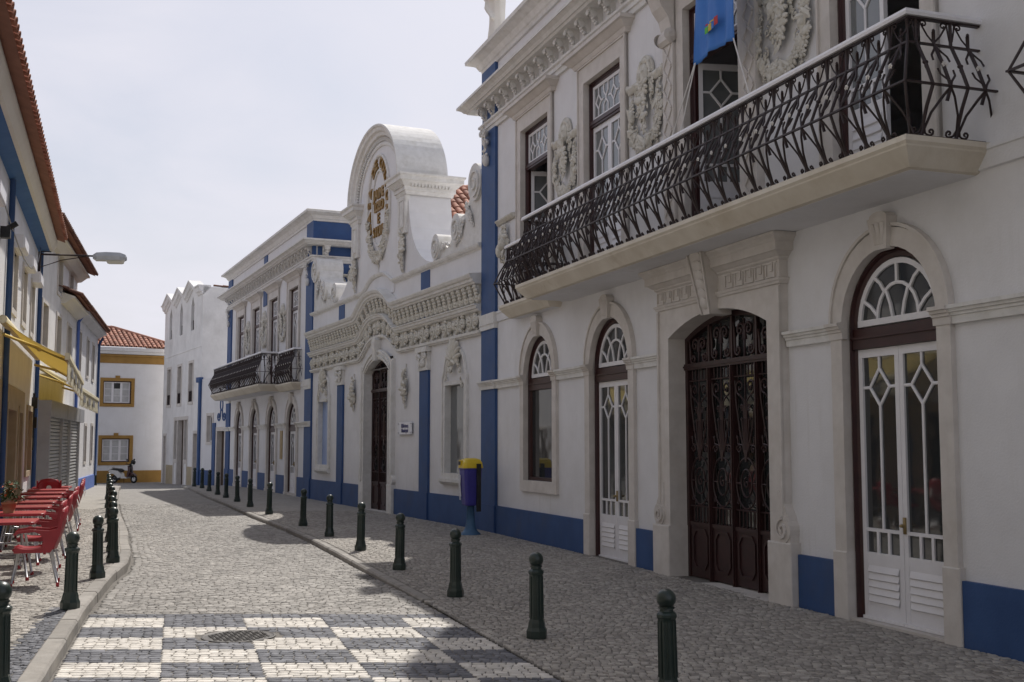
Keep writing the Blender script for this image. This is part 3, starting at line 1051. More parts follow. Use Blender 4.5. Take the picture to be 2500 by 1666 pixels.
# ---------------------------------------------------------------- wrought-iron gate panel (x 0..w, z z0..z1, y about 0)
def grille(mb, w, z0, z1, r=.011):
    c = w / 2
    h = z1 - z0
    def T(pts, rr=r, n=5):
        mb.tube(to3(pts, 0), rr, n)
    def Z(t): return z0 + h * t
    for k in range(1, 6):                                   # short bars below and above
        x = w * k / 6
        T([(x, Z(0)), (x, Z(.105))], .010)
        T([(x, Z(.925)), (x, Z(1))], .009)
    T([(0, Z(.105)), (w, Z(.105))], .012)
    T([(0, Z(.925)), (w, Z(.925))], .010)
    for rx, rz, cz in ((.46 * w, .155 * h, .27), (.24 * w, .085 * h, .27)):       # double oval
        T([(c + rx * math.cos(a), Z(cz) + rz * math.sin(a)) for a in [2 * PI * i / 22 for i in range(23)]])
    T(spiral(c, Z(.27), .14 * w, PI / 2, 1.2, 12))
    for s in (-1, 1):
        T([(c + s * .24 * w, Z(.27)), (c + s * .46 * w, Z(.27))], .010)
        mb.ell((c + s * .36 * w, 0, Z(.27)), (.02, .014, .014), None, 0)
        # palm fan rising from the oval
        for q, (dx, zt) in enumerate(((.06, .72), (.14, .66), (.24, .60), (.36, .55))):
            T([(c + s * .02 * w, Z(.43)), (c + s * (.03 + dx * .25) * w, Z(.50)), (c + s * dx * w, Z(zt - .04)), (c + s * (dx + .02) * w, Z(zt))])
            T(spiral(c + s * (dx + .055) * w, Z(zt), .035 * w * 1.2, PI if s > 0 else 0, 1.0, 7, -s), .009, 4)
        T(spiral(c + s * .32 * w, Z(.475), .12 * w, PI * (0 if s > 0 else 1), 1.3, 12, s))
        T(spiral(c + s * .24 * w, Z(.86), .20 * w, -PI / 2, 1.35, 14, s))
        T([(c + s * .24 * w, Z(.86) - .20 * w), (c + s * .06 * w, Z(.77)), (c + s * .03 * w, Z(.66))])
        T(spiral(c + s * .17 * w, Z(.735), .085 * w, -PI / 2, 1.2, 10, -s))
        T([(c + s * .46 * w, Z(.90)), (c + s * .44 * w, Z(.78)), (c + s * .30 * w, Z(.62)), (c + s * .1 * w, Z(.46))])
        T(spiral(c + s * .36 * w, Z(.155), .08 * w, PI / 2, 1.2, 9, -s), .009, 4)
    T([(c, Z(.40)), (c, Z(.925))], .010)
    mb.prism([(c - .03 * w, Z(.40)), (c + .03 * w, Z(.40)), (c + .09 * w, Z(.47)), (c - .09 * w, Z(.47))], -.012, .012)

# ================================================================ the two ornate houses and the house of culture between them
FA = -19.26
def uvec(a): return (math.sin(R(a)), math.cos(R(a)))
A1 = (-.2684, 22.7503)
def along(o, ang, u, off=0.0):
    """u towards the camera, off towards the street on the right-hand row"""
    d = uvec(ang)
    return (o[0] - d[0] * u - d[1] * off, o[1] - d[1] * u + d[0] * off)
QA, RA = -23.9, -23.7
Q0 = along(A1, FA, -.9)
R0 = along(Q0, QA, -14.4)

CART = [cartouche(11).mesh('cartouche', 'stucco', True), cartouche(12).mesh('cartouche', 'stucco', True)]
BRK = console_bracket().mesh('bracket', 'stucco_white')

def ornate_house(root, xa, xb, bays, zg, side, smallb, mainb, cartx, blue_up=(), portal=None, opened={}, upper=None):
    """bays: list of (cx, kind). zg ground level, side +1/-1/0: which end wall shows"""
    upper = upper or [b[0] for b in bays]
    zpl = zg + .60 if zg < .3 else 1.19
    pw = .85                                  # corner pilaster width
    # ---- walls
    w = MB()
    ops = []
    for cx, k in bays:
        if k == 'portal':
            continue
        ops.append((cx, .73 + .06, zg - .3 if k == 'door' else 1.02, 2.95, .745 + .06))
    if portal:
        cx = portal
        # the portal opening is cut as a plain rectangle behind its stone frame
        ops.append((cx, 1.40, zg - .3, 3.5, 0))
    wall_band(w, xa, xb, zg - .3, 4.27, ops, 0, .3)
    wall_band(w, xa, xb, 4.27, 8.9, [(cx, .77, 4.3, 7.72, 0) for cx in upper], 0, .3)
    dpt = 9.0
    for x in (xa, xb):
        w.quad((x, 0, zg - .3), (x, dpt, zg - .3), (x, dpt, 8.9), (x, 0, 8.9))
    w.quad((xa, dpt, zg - .3), (xb, dpt, zg - .3), (xb, dpt, 8.9), (xa, dpt, 8.9))
    w.quad((xa, 0, 8.9), (xb, 0, 8.9), (xb, dpt, 8.9), (xa, dpt, 8.9))
    w.quad((xa, .4, 4.25), (xb, .4, 4.25), (xb, dpt, 4.25), (xa, dpt, 4.25))
    w.build('wall', 'plaster', root)
    # parapet
    ppath = [(xa, dpt), (xa, 0), (xb, 0), (xb, dpt)]
    p = MB()
    p.plan_sweep([(.0, 8.78), (.0, 9.56), (-.25, 9.56), (-.25, 8.78)], ppath)
    p.build('parapet', 'plaster', root)
    cpg = MB()
    cpg.plan_sweep([(-.28, 9.50), (.05, 9.50), (.07, 9.56), (.10, 9.58), (.16, 9.68), (.28, 9.74), (.34, 9.75), (.35, 9.82), (.30, 9.84), (-.28, 9.90)], ppath)
    cpg.build('coping', 'stucco_white', root)
    # ---- entablature
    e = MB()
    e.plan_sweep([(0, 8.16), (.05, 8.16), (.06, 8.23), (.085, 8.24), (.085, 8.31), (.12, 8.33), (.12, 8.37), (0, 8.38)], ppath)
    arc = e.build('architrave', 'stucco_white', root)
    e = MB()
    e.plan_sweep([(0, 8.68), (.30, 8.68), (.33, 8.71), (.36, 8.715), (.40, 8.76), (.47, 8.80), (.49, 8.80), (.49, 8.85), (0, 8.93)], ppath)
    co = e.build('cornice', 'stucco_white', root)
    L = xb - xa
    n = int(L / .485)
    for i in range(n):
        mesh_obj('bracket', BRK, co, (xa + .24 + (L - .48) * i / (n - 1), 0, 8.345), (0, 0, 0), (.95, .78, .77))
    if side:
        xs = xb if side > 0 else xa
        for i in range(8):
            mesh_obj('bracket', BRK, co, (xs, .35 + i * .95, 8.25), (0, 0, side * PI / 2), (1.6, 1, .985))
    # ---- corner pilasters, blue
    for s, x in ((-1, xa), (1, xb)):
        x0, x1 = (x, x + pw) if s < 0 else (x - pw, x)
        m = MB()
        m.box(x0 + (-.05 if s < 0 else 0), x1 + (.05 if s > 0 else 0), -.06, .05, zpl - .02, 8.17)
        m.box(x0 + (-.03 if s < 0 else 0), x1 + (.03 if s > 0 else 0), -.05, .05, 8.37, 8.69)
        m.box(x0 + (-.05 if s < 0 else 0), x1 + (.05 if s > 0 else 0), -.06, .05, 8.9, 9.51)
        pi_ = m.build('pilaster', 'blue_paint', root)
        m = MB()
        m.box(x0 - .07, x1 + .02, -.10, .05, 4.15, 4.37)
        m.box(x0 - .06, x1 + .01, -.085, .05, 4.05, 4.15)
        m.build('band', 'stucco_white', pi_)
        m = MB()
        string_piece(m, x0 - .06, x1 + .02, .05)
        m.build('band', 'stucco_white', pi_)
        MB().add(pendant(31 + s), Matrix.Translation(((x0 + x1) / 2 + .0, -.06, 7.45))).build('pendant', 'stucco_white', pi_, True)
    # ---- strings and plinth between the stone frames
    gaps = []
    x = xa + pw
    for cx, k in sorted(bays):
        hw_ = .93 if k != 'portal' else 1.57
        gaps.append((x, cx - hw_))
        x = cx + hw_
    gaps.append((x, xb - pw))
    for a, b in gaps:
        if b > a + .03:
            st = MB()
            string_piece(st, a, b)
            st.build('string_course', 'stucco_white', root)
    ub = MB()
    ub.prism_x([(0, 4.16), (-.03, 4.17), (-.035, 4.32), (-.05, 4.33), (-.05, 4.37), (0, 4.38)], xa + pw, xb - pw)
    ub.build('string_course', 'plaster', root)
    x = xa + pw + .03
    for cx, k in sorted(bays) + [(xb - pw - .03, 'end')]:
        if k == 'window':
            continue
        hw_ = {'portal': 1.715, 'end': 0.0}.get(k, .955)
        if cx - hw_ > x + .02:
            MB().box(x, cx - hw_, -.05, .02, zg - .4, zpl).build('plinth', 'blue_paint', root)
        x = cx + hw_
    for s, x in ((-1, xa), (1, xb)):
        x0, x1 = (x - .07, x + pw + .03) if s < 0 else (x - pw - .03, x + .07)
        MB().box(x0, x1, -.09, .02, zg - .4, zpl + .003).build('plinth', 'blue_paint', root)
    # ---- openings
    for cx, k in bays:
        if k != 'portal':
            arch_trim(root, cx, zg, k)
            arch_door(root, cx, zg + (.0 if zg < .3 else .02), k)
    for cx in upper:
        upper_window(root, cx, opened=opened.get(cx, 0))
        upper_trim(root, cx)
    # ---- balconies
    for a, b in smallb:
        balcony(root, a, b, .26, 4.34)
    for a, b in mainb:
        balcony(root, a, b, .80, 4.39)
    # ---- wall stucco
    for i, (x, z, s) in enumerate(cartx):
        mesh_obj('cartouche', CART[i % 2], root, (x, -.01, z), (0, 0, 0), (s * .94, .72, s))
    # roof light post and blue panels between bays
    for x, z0, z1 in blue_up:
        m = MB()
        m.box(x - .32, x + .32, -.03, .04, z0, z1)
        m.build('blue_panel', 'blue_paint', root)

# ---- nearest house
B1 = (2.32, 5.42, 8.80, 12.15, 15.28)
U1 = (2.13, 5.22, 8.70, 12.06, 15.2)
house1 = empty('ornate_house', (A1[0], A1[1], 0), -R(90 + FA))
tag(house1, 'nearest white two-storey house with long iron balcony and blue corner strip', 'house')
ornate_house(house1, -.9, 18.5, [(B1[0], 'window'), (B1[1], 'door'), (B1[2], 'portal'), (B1[3], 'door'), (B1[4], 'door')], -.07, 0,
             [(1.2, 3.42), (14.5, 16.7)], [(3.66, 13.5)],
             [(3.68, 5.92, .95), (6.80, 5.95, .98), (10.38, 5.92, 1.05), (13.65, 5.92, 1.0)], portal=B1[2], opened={U1[0]: 3, U1[2]: 3, U1[3]: 2}, upper=U1)
# raised curved attic over the middle bays (above the picture; its shadow falls across the crossing)
at = MB()
at.prism([(3.0, 9.8), (3.05, 12.9), (3.3, 13.5), (4.6, 13.75), (7.2, 13.9), (7.6, 14.3), (8.8, 14.6), (10.0, 14.3), (10.4, 13.9), (13.0, 13.75), (14.3, 13.5), (14.55, 12.9), (14.6, 9.8)], -.05, .55)
at.build('attic', 'plaster', house1)
sh = MB()
sh.prism_x([(0, 6.08), (-.05, 6.09), (-.06, 6.13), (-.09, 6.15), (-.09, 6.18), (0, 6.2)], .02, 1.0)
sh.add(drop_garland(5, .95, .3), Matrix.Translation((.55, -.02, 5.15)))
sh.build('drop_garland', 'stucco', house1, True)

# portal of the nearest house
def portal_gate(root, cx, hw, zs, rise, zg, rec, npan, ztr):
    f = MB()
    outer = [(cx - hw, zg)] + seg_pts(cx, hw, zs, rise) + [(cx + hw, zg)]
    f.face_sweep([(0, -rec - .09), (0, -rec), (-.07, -rec), (-.07, -rec - .09)], outer)
    f.box(cx - hw, cx + hw, rec - .02, rec + .07, ztr, ztr + .085)
    f.box(cx - hw, cx + hw, rec - .035, rec + .0, ztr + .03, ztr + .055)
    iw = 2 * hw - .14
    pw = iw / npan
    for k in range(1, npan):
        x = cx - hw + .07 + pw * k
        f.box(x - .03, x + .03, rec - .01, rec + .07, zg, ztr)
        f.box(x - .012, x + .012, rec - .03, rec - .01, zg, ztr)
        top = zs + rise - .09 - (abs(x - cx) / hw) ** 2 * rise
        f.box(x - .02, x + .02, rec + .0, rec + .05, ztr + .08, top + .05)
    gate = f.build('gate', 'iron_maroon', root)
    for k in range(npan):
        x0 = cx - hw + .07 + pw * k
        g = MB()
        a, b = x0 + .03, x0 + pw - .03
        zb = zg + .74
        g.box(a, b, rec + .01, rec + .05, zg + .02, zb)
        # raised lozenge panel with stepped corners
        m_, w_ = (a + b) / 2, (b - a) / 2 - .08
        zc, hz_ = (zg + zb) / 2 + .02, .25
        oct_ = [(m_ - w_, zc - hz_ + .09), (m_ - w_ + .07, zc - hz_), (m_ + w_ - .07, zc - hz_), (m_ + w_, zc - hz_ + .09), (m_ + w_, zc + hz_ - .09), (m_ + w_ - .07, zc + hz_), (m_ - w_ + .07, zc + hz_), (m_ - w_, zc + hz_ - .09)]
        g.face_sweep([(-.016, -rec - .02), (-.016, -rec + .008), (.016, -rec + .008), (.016, -rec - .02)], oct_, True)
        g.box(a, b, rec - .005, rec + .01, zb - .05, zb)
        gr = MB()
        grille(gr, b - a, zb, ztr)
        g.add(gr, Matrix.Translation((a, rec + .015, 0)))
        g.build('gate_panel', 'iron_maroon', gate)
        # lunette scrolls
        lu = MB()
        top = zs + rise - .1 - ((abs((a + b) / 2 - cx) + .12) / hw) ** 2 * rise
        hh = top - ztr - .085
        c = (a + b) / 2
        for s in (-1, 1):
            lu.tube(to3([(c + s * pw * .06, ztr + .085 + hh * .45)] + spiral(c + s * pw * .17, ztr + .085 + hh * .72, pw * .16, PI if s > 0 else 0, 1.4, 14, -s), rec + .02), .017, 6)
            lu.tube(to3([(c + s * pw * .44, top - .02), (c + s * pw * .40, ztr + .085 + hh * .5)] + spiral(c + s * pw * .27, ztr + .085 + hh * .2, pw * .13, 0 if s > 0 else PI, 1.3, 12, -s), rec + .02), .017, 6)
        lu.tube([(c, rec + .02, ztr + .08), (c, rec + .02, top)], .014, 6)
        lu.build('scrollwork', 'iron_maroon', gate, True)
        gl = MB()
        gl.box(a - .02, b + .02, rec + .09, rec + .096, zb, ztr)
        gl.build('pane', 'glass', gate)
    gl = MB()
    gl.prism([(cx - hw + .03, ztr)] + [(x, z - .03) for x, z in seg_pts(cx, hw - .03, zs, rise)] + [(cx + hw - .03, ztr)], rec + .09, rec + .096)
    gl.build('pane', 'glass', gate)
    return gate
def portal_stone(root):
    cx, hw, zs, rise, zg, rec = 8.80, 1.245, 3.17, .265, -.07, .155
    m = MB()
    xo = 1.545
    # frame with a segmental opening: front sheet at -.10 and reveal
    ip = [(cx - hw, zg + .7)] + seg_pts(cx, hw, zs, rise) + [(cx + hw, zg + .7)]
    front = []
    for (xA, zA), (xB, zB) in zip(ip[1:-2], ip[2:-1]):
        m.quad((xA, -.10, zA), (xB, -.10, zB), (xB, -.10, 3.58), (xA, -.10, 3.58))
    for s in (-1, 1):
        xA, xB = sorted((cx + s * hw, cx + s * xo))
        m.quad((xA, -.10, zg + .7), (xB, -.10, zg + .7), (xB, -.10, 3.58), (xA, -.10, 3.58))
        m.quad((cx + s * xo, -.10, zg + .7), (cx + s * xo, .02, zg + .7), (cx + s * xo, .02, 3.58), (cx + s * xo, -.10, 3.58))
        m.box(*sorted((cx + s * (xo - .045), cx + s * (xo + .0))), -.125, -.09, zg + .95, 3.55)
    for (xA, zA), (xB, zB) in zip(ip[:-1], ip[1:]):
        m.quad((xA, -.10, zA), (xA, rec + .1, zA), (xB, rec + .1, zB), (xB, -.10, zB))
    for s in (-1, 1):
        xA, xB = sorted((cx + s * (hw - .015), cx + s * (xo + .16)))
        m.cbox(xA, xB, -.14, rec + .09, zg - .35, zg + .72, .015)
        # volute standing on the base block
        vx = cx + s * (xo - .01)
        m.add(MB().prism([(vx + .15 * math.cos(a), zg + .86 + .15 * math.sin(a)) for a in [2 * PI * i / 20 for i in range(20)]], -.125, .0))
        m.add(MB().prism([(vx - s * .12, zg + .72), (vx + s * .13, zg + .72), (vx + s * .145, zg + .86), (vx + s * .09, zg + 1.02), (vx + s * .02, zg + 1.12), (vx - s * .03, zg + 1.25), (vx - s * .12, zg + 1.3)][::s], -.11, .0))
        m.face_sweep([(-.014, .11), (-.014, .15), (.014, .15), (.014, .11)], spiral(vx, zg + .86, .125, PI / 2, 1.5, 18, s))
    o = m.build('portal_stone', 'stone', root)
    # frieze, meander, cornice
    f = MB()
    f.plan_sweep([(0, 3.57), (.02, 3.57), (.03, 3.60), (.04, 3.605), (.05, 3.635), (.01, 3.645), (.01, 3.84), (.035, 3.86), (.04, 3.88), (.06, 3.89), (.11, 3.93), (.135, 3.93), (.135, 4.03), (.155, 4.05), (.16, 4.065), (.20, 4.10), (.20, 4.13), (0, 4.14)],
                 [(cx - xo, .03), (cx - xo, -.10), (cx + xo, -.10), (cx + xo, .03)])
    f.build('entablature', 'stone', o)
    for s in (-1, 1):
        me = MB()
        for i in range(5):
            x = cx + s * (.36 + .235 * i + .1)
            zz = 3.66
            w = .019
            seq = [(x - .11, zz), (x - .11, zz + .16), (x + .02, zz + .16), (x + .02, zz + .07), (x - .04, zz + .07)]
            seq2 = [(x - .11, zz), (x + .07, zz), (x + .07, zz + .16), (x + .11, zz + .16)]
            for q in (seq, seq2):
                me.face_sweep([(-w / 2, .10), (-w / 2, .128), (w / 2, .128), (w / 2, .10)], q)
        me.build('meander', 'stone', o)
    ks = MB()
    z0, z1, w0, w1 = 3.37, 4.19, .115, .20
    ks.raw([(cx - w0, -.19, z0), (cx + w0, -.19, z0), (cx + w0, .1, z0), (cx - w0, .1, z0), (cx - w1, -.36, z1), (cx + w1, -.36, z1), (cx + w1, .02, z1), (cx - w1, .02, z1)],
           [(3, 2, 1, 0), (4, 5, 6, 7), (0, 1, 5, 4), (1, 2, 6, 5), (2, 3, 7, 6), (3, 0, 4, 7)])
    for i in range(6):       # overlapping scales down the face
        t = i / 6
        zc = z1 - .10 - .70 * t
        yy = -.36 + .17 * (z1 - zc) / (z1 - z0)
        ww = (w1 + (w0 - w1) * (z1 - zc) / (z1 - z0)) * .72
        ks.add(MB().ell((0, 0, 0), (ww, .03, .085), None, 1), Matrix.Translation((cx, yy - .005, zc)) @ Matrix.Rotation(R(22), 4, 'X'))
    for s in (-1, 1):
        ks.raw([(cx + s * w0, -.195, z0), (cx + s * (w0 - .025), -.195, z0), (cx + s * (w1 - .03), -.365, z1), (cx + s * w1, -.365, z1), (cx + s * w0, -.215, z0), (cx + s * (w0 - .025), -.215, z0), (cx + s * (w1 - .03), -.385, z1), (cx + s * w1, -.385, z1)],
               [(4, 5, 6, 7), (0, 4, 7, 3), (1, 5, 6, 2)])
    ks.build('keystone', 'stone', o)
    stp = MB()
    stp.box(cx - hw + .02, cx + hw - .02, -.16, rec + .12, -.4, -.03)
    stp.build('doorstep', 'stone', o)
    portal_gate(root, cx, hw, zs, rise, -.03, rec, 4, 2.74)
portal_stone(house1)
# richer frame of the window over the portal: lattice pilasters and scrolled consoles
for s in (-1, 1):
    fr = MB()
    xc = U1[2] + s * 1.06
    fr.box(xc - .15, xc + .15, -.10, .02, 4.42, 7.30)
    for j in range(9):
        z0 = 4.55 + j * .30
        for dz in (0, 1):
            a, b = (xc - .11, z0), (xc + .11, z0 + .28)
            if dz: a, b = (xc + .11, z0), (xc - .11, z0 + .28)
            fr.face_sweep([(-.014, .09), (-.014, .118), (.014, .118), (.014, .09)], [a, b])
    fr.prism_x([(0, 7.25), (-.13, 7.25), (-.18, 7.30), (-.17, 7.40), (-.12, 7.48), (-.16, 7.62), (-.26, 7.75), (-.34, 7.95), (-.36, 8.16), (0, 8.16)], xc - .15, xc + .15)
    for yy, zz, rr in ((-.13, 7.36, .10), (-.24, 7.98, .13)):
        for e_ in (-1, 1):
            fr.raw(*[[(xc + e_ * .155, yy + rr * math.cos(t), zz + rr * math.sin(t)) for t in [2 * PI * q / 12 for q in range(12)]] + [(xc + e_ * .19, yy + .45 * rr * math.cos(t), zz + .45 * rr * math.sin(t)) for t in [2 * PI * q / 12 for q in range(12)]],
                     [(q, (q + 1) % 12, (q + 1) % 12 + 12, q + 12) for q in range(12)] + [tuple(range(12, 24))]])
    fr.build('lattice_pilaster', 'stone', house1)

# ---- farther twin
house2 = empty('ornate_house', (R0[0], R0[1], -.55), -R(90 + RA))
tag(house2, 'farther white ornate house with iron balcony, beyond the curved pediment', 'house')
B3 = (-2.75, -6.0, -9.27, -12.5)
ornate_house(house2, -15.5, 0, [(b, 'door') for b in B3], .55, 1, [(-3.9, -1.6)], [(-14.5, -4.35)],
             [(-4.42, 5.9, .95), (-7.62, 5.9, 1.0), (-10.88, 5.9, .95)],
             blue_up=[(-7.62, 7.55, 8.16), (-7.62, 8.95, 9.48)], opened={})
sd = MB()
sd.box(-.01, .045, .1, 7.5, 4.45, 8.14)
sd.box(-.01, .035, .1, 7.5, 8.385, 8.675)
sd.box(-.01, .045, .02, 7.5, 8.92, 9.49)
sd.build('blue_side_wall', 'blue_paint', house2)
mesh_obj('cartouche', CART[0], house2, (.05, 1.35, 6.95), (0, 0, PI / 2), (.85, 1, .75))
pq = MB()
pq.box(-4.55, -4.2, -.03, .01, 1.75, 2.75)
pq.build('wall_plaque', 'brass', house2)
an = MB()
an.tube([(0, 0, 0), (0, 0, 1.35)], .022, 6)
an.build('roof_mast', 'grey_metal', house2, False, (-6.2, 1.2, 9.8))

# ================================================================ house of culture
QC = along(Q0, QA, -7.25)
hall = empty('culture_house', (QC[0], QC[1], 0), -R(90 + QA))
tag(hall, 'white baroque hall with tall curved pediment and gilded lettering', 'hall')
HX = 7.17
hw_ = MB()
wall_band(hw_, -HX, HX, -.5, 3.72, [(0, 1.18, -.5, 3.72, 0), (-5.62, .62, 1.06, 3.06, 0), (5.62, .62, 1.06, 3.06, 0)], 0, .3)
wall_band(hw_, -HX, HX, 3.72, 5.9, [(0, 1.18, 3.72, 3.98, 0)], 0, .3)
for x in (-HX, HX):
    hw_.quad((x, 0, -.5), (x, 9, -.5), (x, 9, 5.9), (x, 0, 5.9))
hw_.quad((-HX, 9, -.5), (HX, 9, -.5), (HX, 9, 5.9), (-HX, 9, 5.9))
hw_.quad((-HX, 0, 5.9), (HX, 0, 5.9), (HX, 9, 5.9), (-HX, 9, 5.9))
hw_.build('wall', 'plaster', hall)
for a, b in ((-HX, -3.99), (-3.33, -1.46), (1.46, 3.33), (3.99, HX)):
    MB().box(a, b, -.05, .02, -.5, .62).build('plinth', 'blue_paint', hall)
for s in (-3.66, 3.66):
    MB().box(s - .33, s + .33, -.085, .02, -.5, .625).build('plinth', 'blue_paint', hall)
for s in (-1, 1):
    m = MB()
    m.box(s * 3.66 - .30, s * 3.66 + .30, -.06, .02, .6, 3.48)
    pi_ = m.build('pilaster', 'blue_paint', hall)
    c = MB()
    c.box(s * 3.66 - .34, s * 3.66 + .34, -.10, .02, 3.45, 3.52)
    c.box(s * 3.66 - .31, s * 3.66 + .31, -.08, .02, 3.52, 3.88)
    rg = random.Random(40 + s)
    for i in range(16):
        lump(c, rg, s * 3.66 + rg.uniform(-.26, .26), rg.uniform(3.56, 3.82), .085, .09)
    for e_ in (-1, 1):
        c.tube(to3(spiral(s * 3.66 + e_ * .27, 3.80, .085, PI / 2, 1.3, 10, e_), -.13), .026, 5)
    c.box(s * 3.66 - .38, s * 3.66 + .38, -.15, .02, 3.88, 3.99)
    c.build('capital', 'stucco_white', pi_)
    # parapet blue panel
    m = MB()
    m.box(s * 3.66 - .31, s * 3.66 + .31, -.035, .02, 5.38, 5.82)
    m.build('blue_panel', 'blue_paint', hall)
    m = MB()
    m.box(s * 3.66 - .29, s * 3.66 + .29, -.06, .02, 4.66, 5.05)
    m.build('blue_panel', 'blue_paint', hall)

# windows with moulded frames and shell crests
for s in (-1, 1):
    cx = s * 5.62
    m = MB()
    surround(m, cx, .575, 1.10, 3.03, 0, .09, .05, .14, bwtop=.09)
    for off_, p in ((.10, .035), (.16, .06)):
        path = [(cx - .575 - off_, 1.02), (cx - .575 - off_, 3.22), (cx - .50 - off_, 3.30), (cx - .46 - off_, 3.42)] + [(cx + (.46 + off_) * math.cos(PI - PI * i / 10), 3.42 + .42 * math.sin(PI * i / 10)) for i in range(1, 10)] + [(cx + .46 + off_, 3.42), (cx + .50 + off_, 3.30), (cx + .575 + off_, 3.22), (cx + .575 + off_, 1.02)]
        m.face_sweep([(-.03, 0), (-.03, p), (.03, p), (.03, 0)], path)
    m.box(cx - .68, cx + .68, -.06, .14, .98, 1.10)
    m.prism_x([(0, .84), (-.06, .85), (-.10, .90), (-.12, .91), (-.12, .98), (0, .985)], cx - .78, cx + .78)
    fr = m.build('window', 'stucco_white', hall)
    g = MB()
    g.box(cx - .58, cx + .58, .10, .108, 1.09, 3.04)
    g.build('pane', 'poster_blue' if s < 0 else 'glass_light', fr)
    c = MB()
    rg = random.Random(50 + s)
    for i in range(9):
        a = PI * (.08 + .84 * i / 8)
        M = Matrix.Rotation(-(a), 4, 'Y')
        c.ell((cx + .24 * math.cos(a), -.08, 3.55 + .30 * math.sin(a)), (.24, .06, .055), M, 1)
    for i in range(26):
        t = rg.random()
        sg = rg.choice((-1, 1))
        lump(c, rg, cx + sg * (.10 + .42 * t), 3.62 - .62 * t * t + rg.uniform(-.05, .05), .085 - .03 * t, .06)
    for i in range(8):
        lump(c, rg, cx + rg.uniform(-.13, .13), rg.uniform(3.35, 3.6), .09, .09)
    c.build('shell_crest', 'stucco', fr, True)

# doorway
def hall_door():
    hw, zs, rise, zg, rec = 1.06, 3.62, .34, -.02, .13
    m = MB()
    xo = 1.38
    ip = [(-hw, .7)] + seg_pts(0, hw, zs, rise) + [(hw, .7)]
    for (xA, zA), (xB, zB) in zip(ip[1:-2], ip[2:-1]):
        m.quad((xA, -.08, zA), (xB, -.08, zB), (xB * 1.18, -.08, zB + .26), (xA * 1.18, -.08, zA + .26))
    for s in (-1, 1):
        xA, xB = sorted((s * hw, s * xo))
        m.raw([(s * hw, -.08, .7), (s * xo, -.08, .7), (s * xo, -.08, 3.9), (s * hw * 1.18, -.08, zs + .26), (s * hw, -.08, zs)], [(0, 1, 2, 3, 4)])
        m.quad((s * xo, -.08, .7), (s * xo, .02, .7), (s * xo, .02, 3.9), (s * xo, -.08, 3.9))
        m.box(*sorted((s * (xo - .10), s * xo)), -.12, -.06, .9, 3.85)
        m.box(*sorted((s * hw, s * (hw + .05))), -.11, -.06, .7, zs)
        xA, xB = sorted((s * (hw - .012), s * (xo + .06)))
        m.cbox(xA, xB, -.12, rec + .08, -.5, .72, .012)
        m.add(MB().prism([(s * xo + .10 * math.cos(a), .84 + .12 * math.sin(a)) for a in [2 * PI * i / 16 for i in range(16)]], -.11, 0))
    for (xA, zA), (xB, zB) in zip(ip[:-1], ip[1:]):
        m.quad((xA, -.08, zA), (xA, rec + .1, zA), (xB, rec + .1, zB), (xB, -.08, zB))
    for off_, p in ((.09, .11), (.24, .12)):
        m.face_sweep([(-.025, .05), (-.025, p), (.025, p), (.025, .05)], seg_pts(0, hw + off_ * .6, zs + off_ * .4, rise + off_ * .5))
    o = m.build('doorway_stone', 'stucco_white', hall)
    k = MB()
    keystone(k, 0, zs + rise - .04, zs + rise + .50, .11, .17, .16)
    k.build('keystone', 'stucco_white', o)
    stp = MB()
    stp.box(-hw + .02, hw - .02, -.1, rec + .12, -.5, .0)
    stp.build('doorstep', 'stone', o)
    portal_gate(hall, 0, hw, zs, rise, 0.0, rec, 3, 3.12)
hall_door()

# entablature that rises over the door
def bump(x, hw, A):
    return A * .5 * (1 + math.cos(PI * (abs(x) / hw) ** 1.55)) if abs(x) < hw else 0.0
def bpath(z, hw, A, x0=-HX, x1=HX, n=26):
    return [(x0, z)] + [(-hw + 2 * hw * i / n, z + bump(-hw + 2 * hw * i / n, hw, A)) for i in range(n + 1)] + [(x1, z)]
BH, BA = 1.80, .50
ent = MB()
ent.face_sweep([(0, -.02), (0, .06), (.03, .07), (.035, .10), (.09, .11), (.10, .02), (.10, -.02)], bpath(4.0, BH, BA))
ent.build('architrave', 'stucco_white', hall)
ent = MB()
ent.face_sweep([(0, -.02), (.0, .09), (.02, .12), (.05, .125), (.06, .16), (.11, .17), (.13, .20), (.15, .2), (.16, -.02)], bpath(4.49, BH, BA))
ent.build('moulding', 'stucco_white', hall)
ent = MB()
ent.face_sweep([(0, -.02), (.0, .19), (.04, .21), (.05, .24), (.10, .25), (.13, .29), (.19, .32), (.21, .32), (.24, -.02)], bpath(5.06, BH, BA))
cor = ent.build('cornice', 'stucco_white', hall)
flat = MB()
flat.face_sweep([(.08, -.02), (.08, .02), (1.05, .02), (1.05, -.02)], bpath(4.02, BH, BA))
flat.build('frieze', 'stucco_white', hall)
# frieze relief: big scroll units below, small consoles above
rg = random.Random(77)
def scroll_unit(seed):
    r_ = random.Random(seed)
    m = MB()
    m.tube(to3(spiral(0, .19, .155, -PI / 2, 1.5, 13), -.06), [.045 - .002 * i for i in range(14)], 5)
    flowerlet(m, r_, 0, .19, .11, .06)
    for i in range(6):
        lump(m, r_, r_.uniform(-.17, .17), r_.uniform(.02, .37), .075, .03)
    return m
SCR = [scroll_unit(90 + i).mesh('relief_scroll', 'stucco', True) for i in range(3)]
fz = empty('frieze_ornament', (0, 0, 0))
fz.parent = hall
n = 38
for i in range(n):
    x = -HX + .2 + (2 * HX - .4) * i / (n - 1)
    sl = math.atan2(bump(x + .05, BH, BA) - bump(x - .05, BH, BA), .1)
    mesh_obj('relief_scroll', SCR[i % 3], fz, (x, -.02, 4.10 + bump(x, BH, BA)), (0, -sl, 0), ((-1 if i % 2 else 1), 1, 1))
sm = MB()
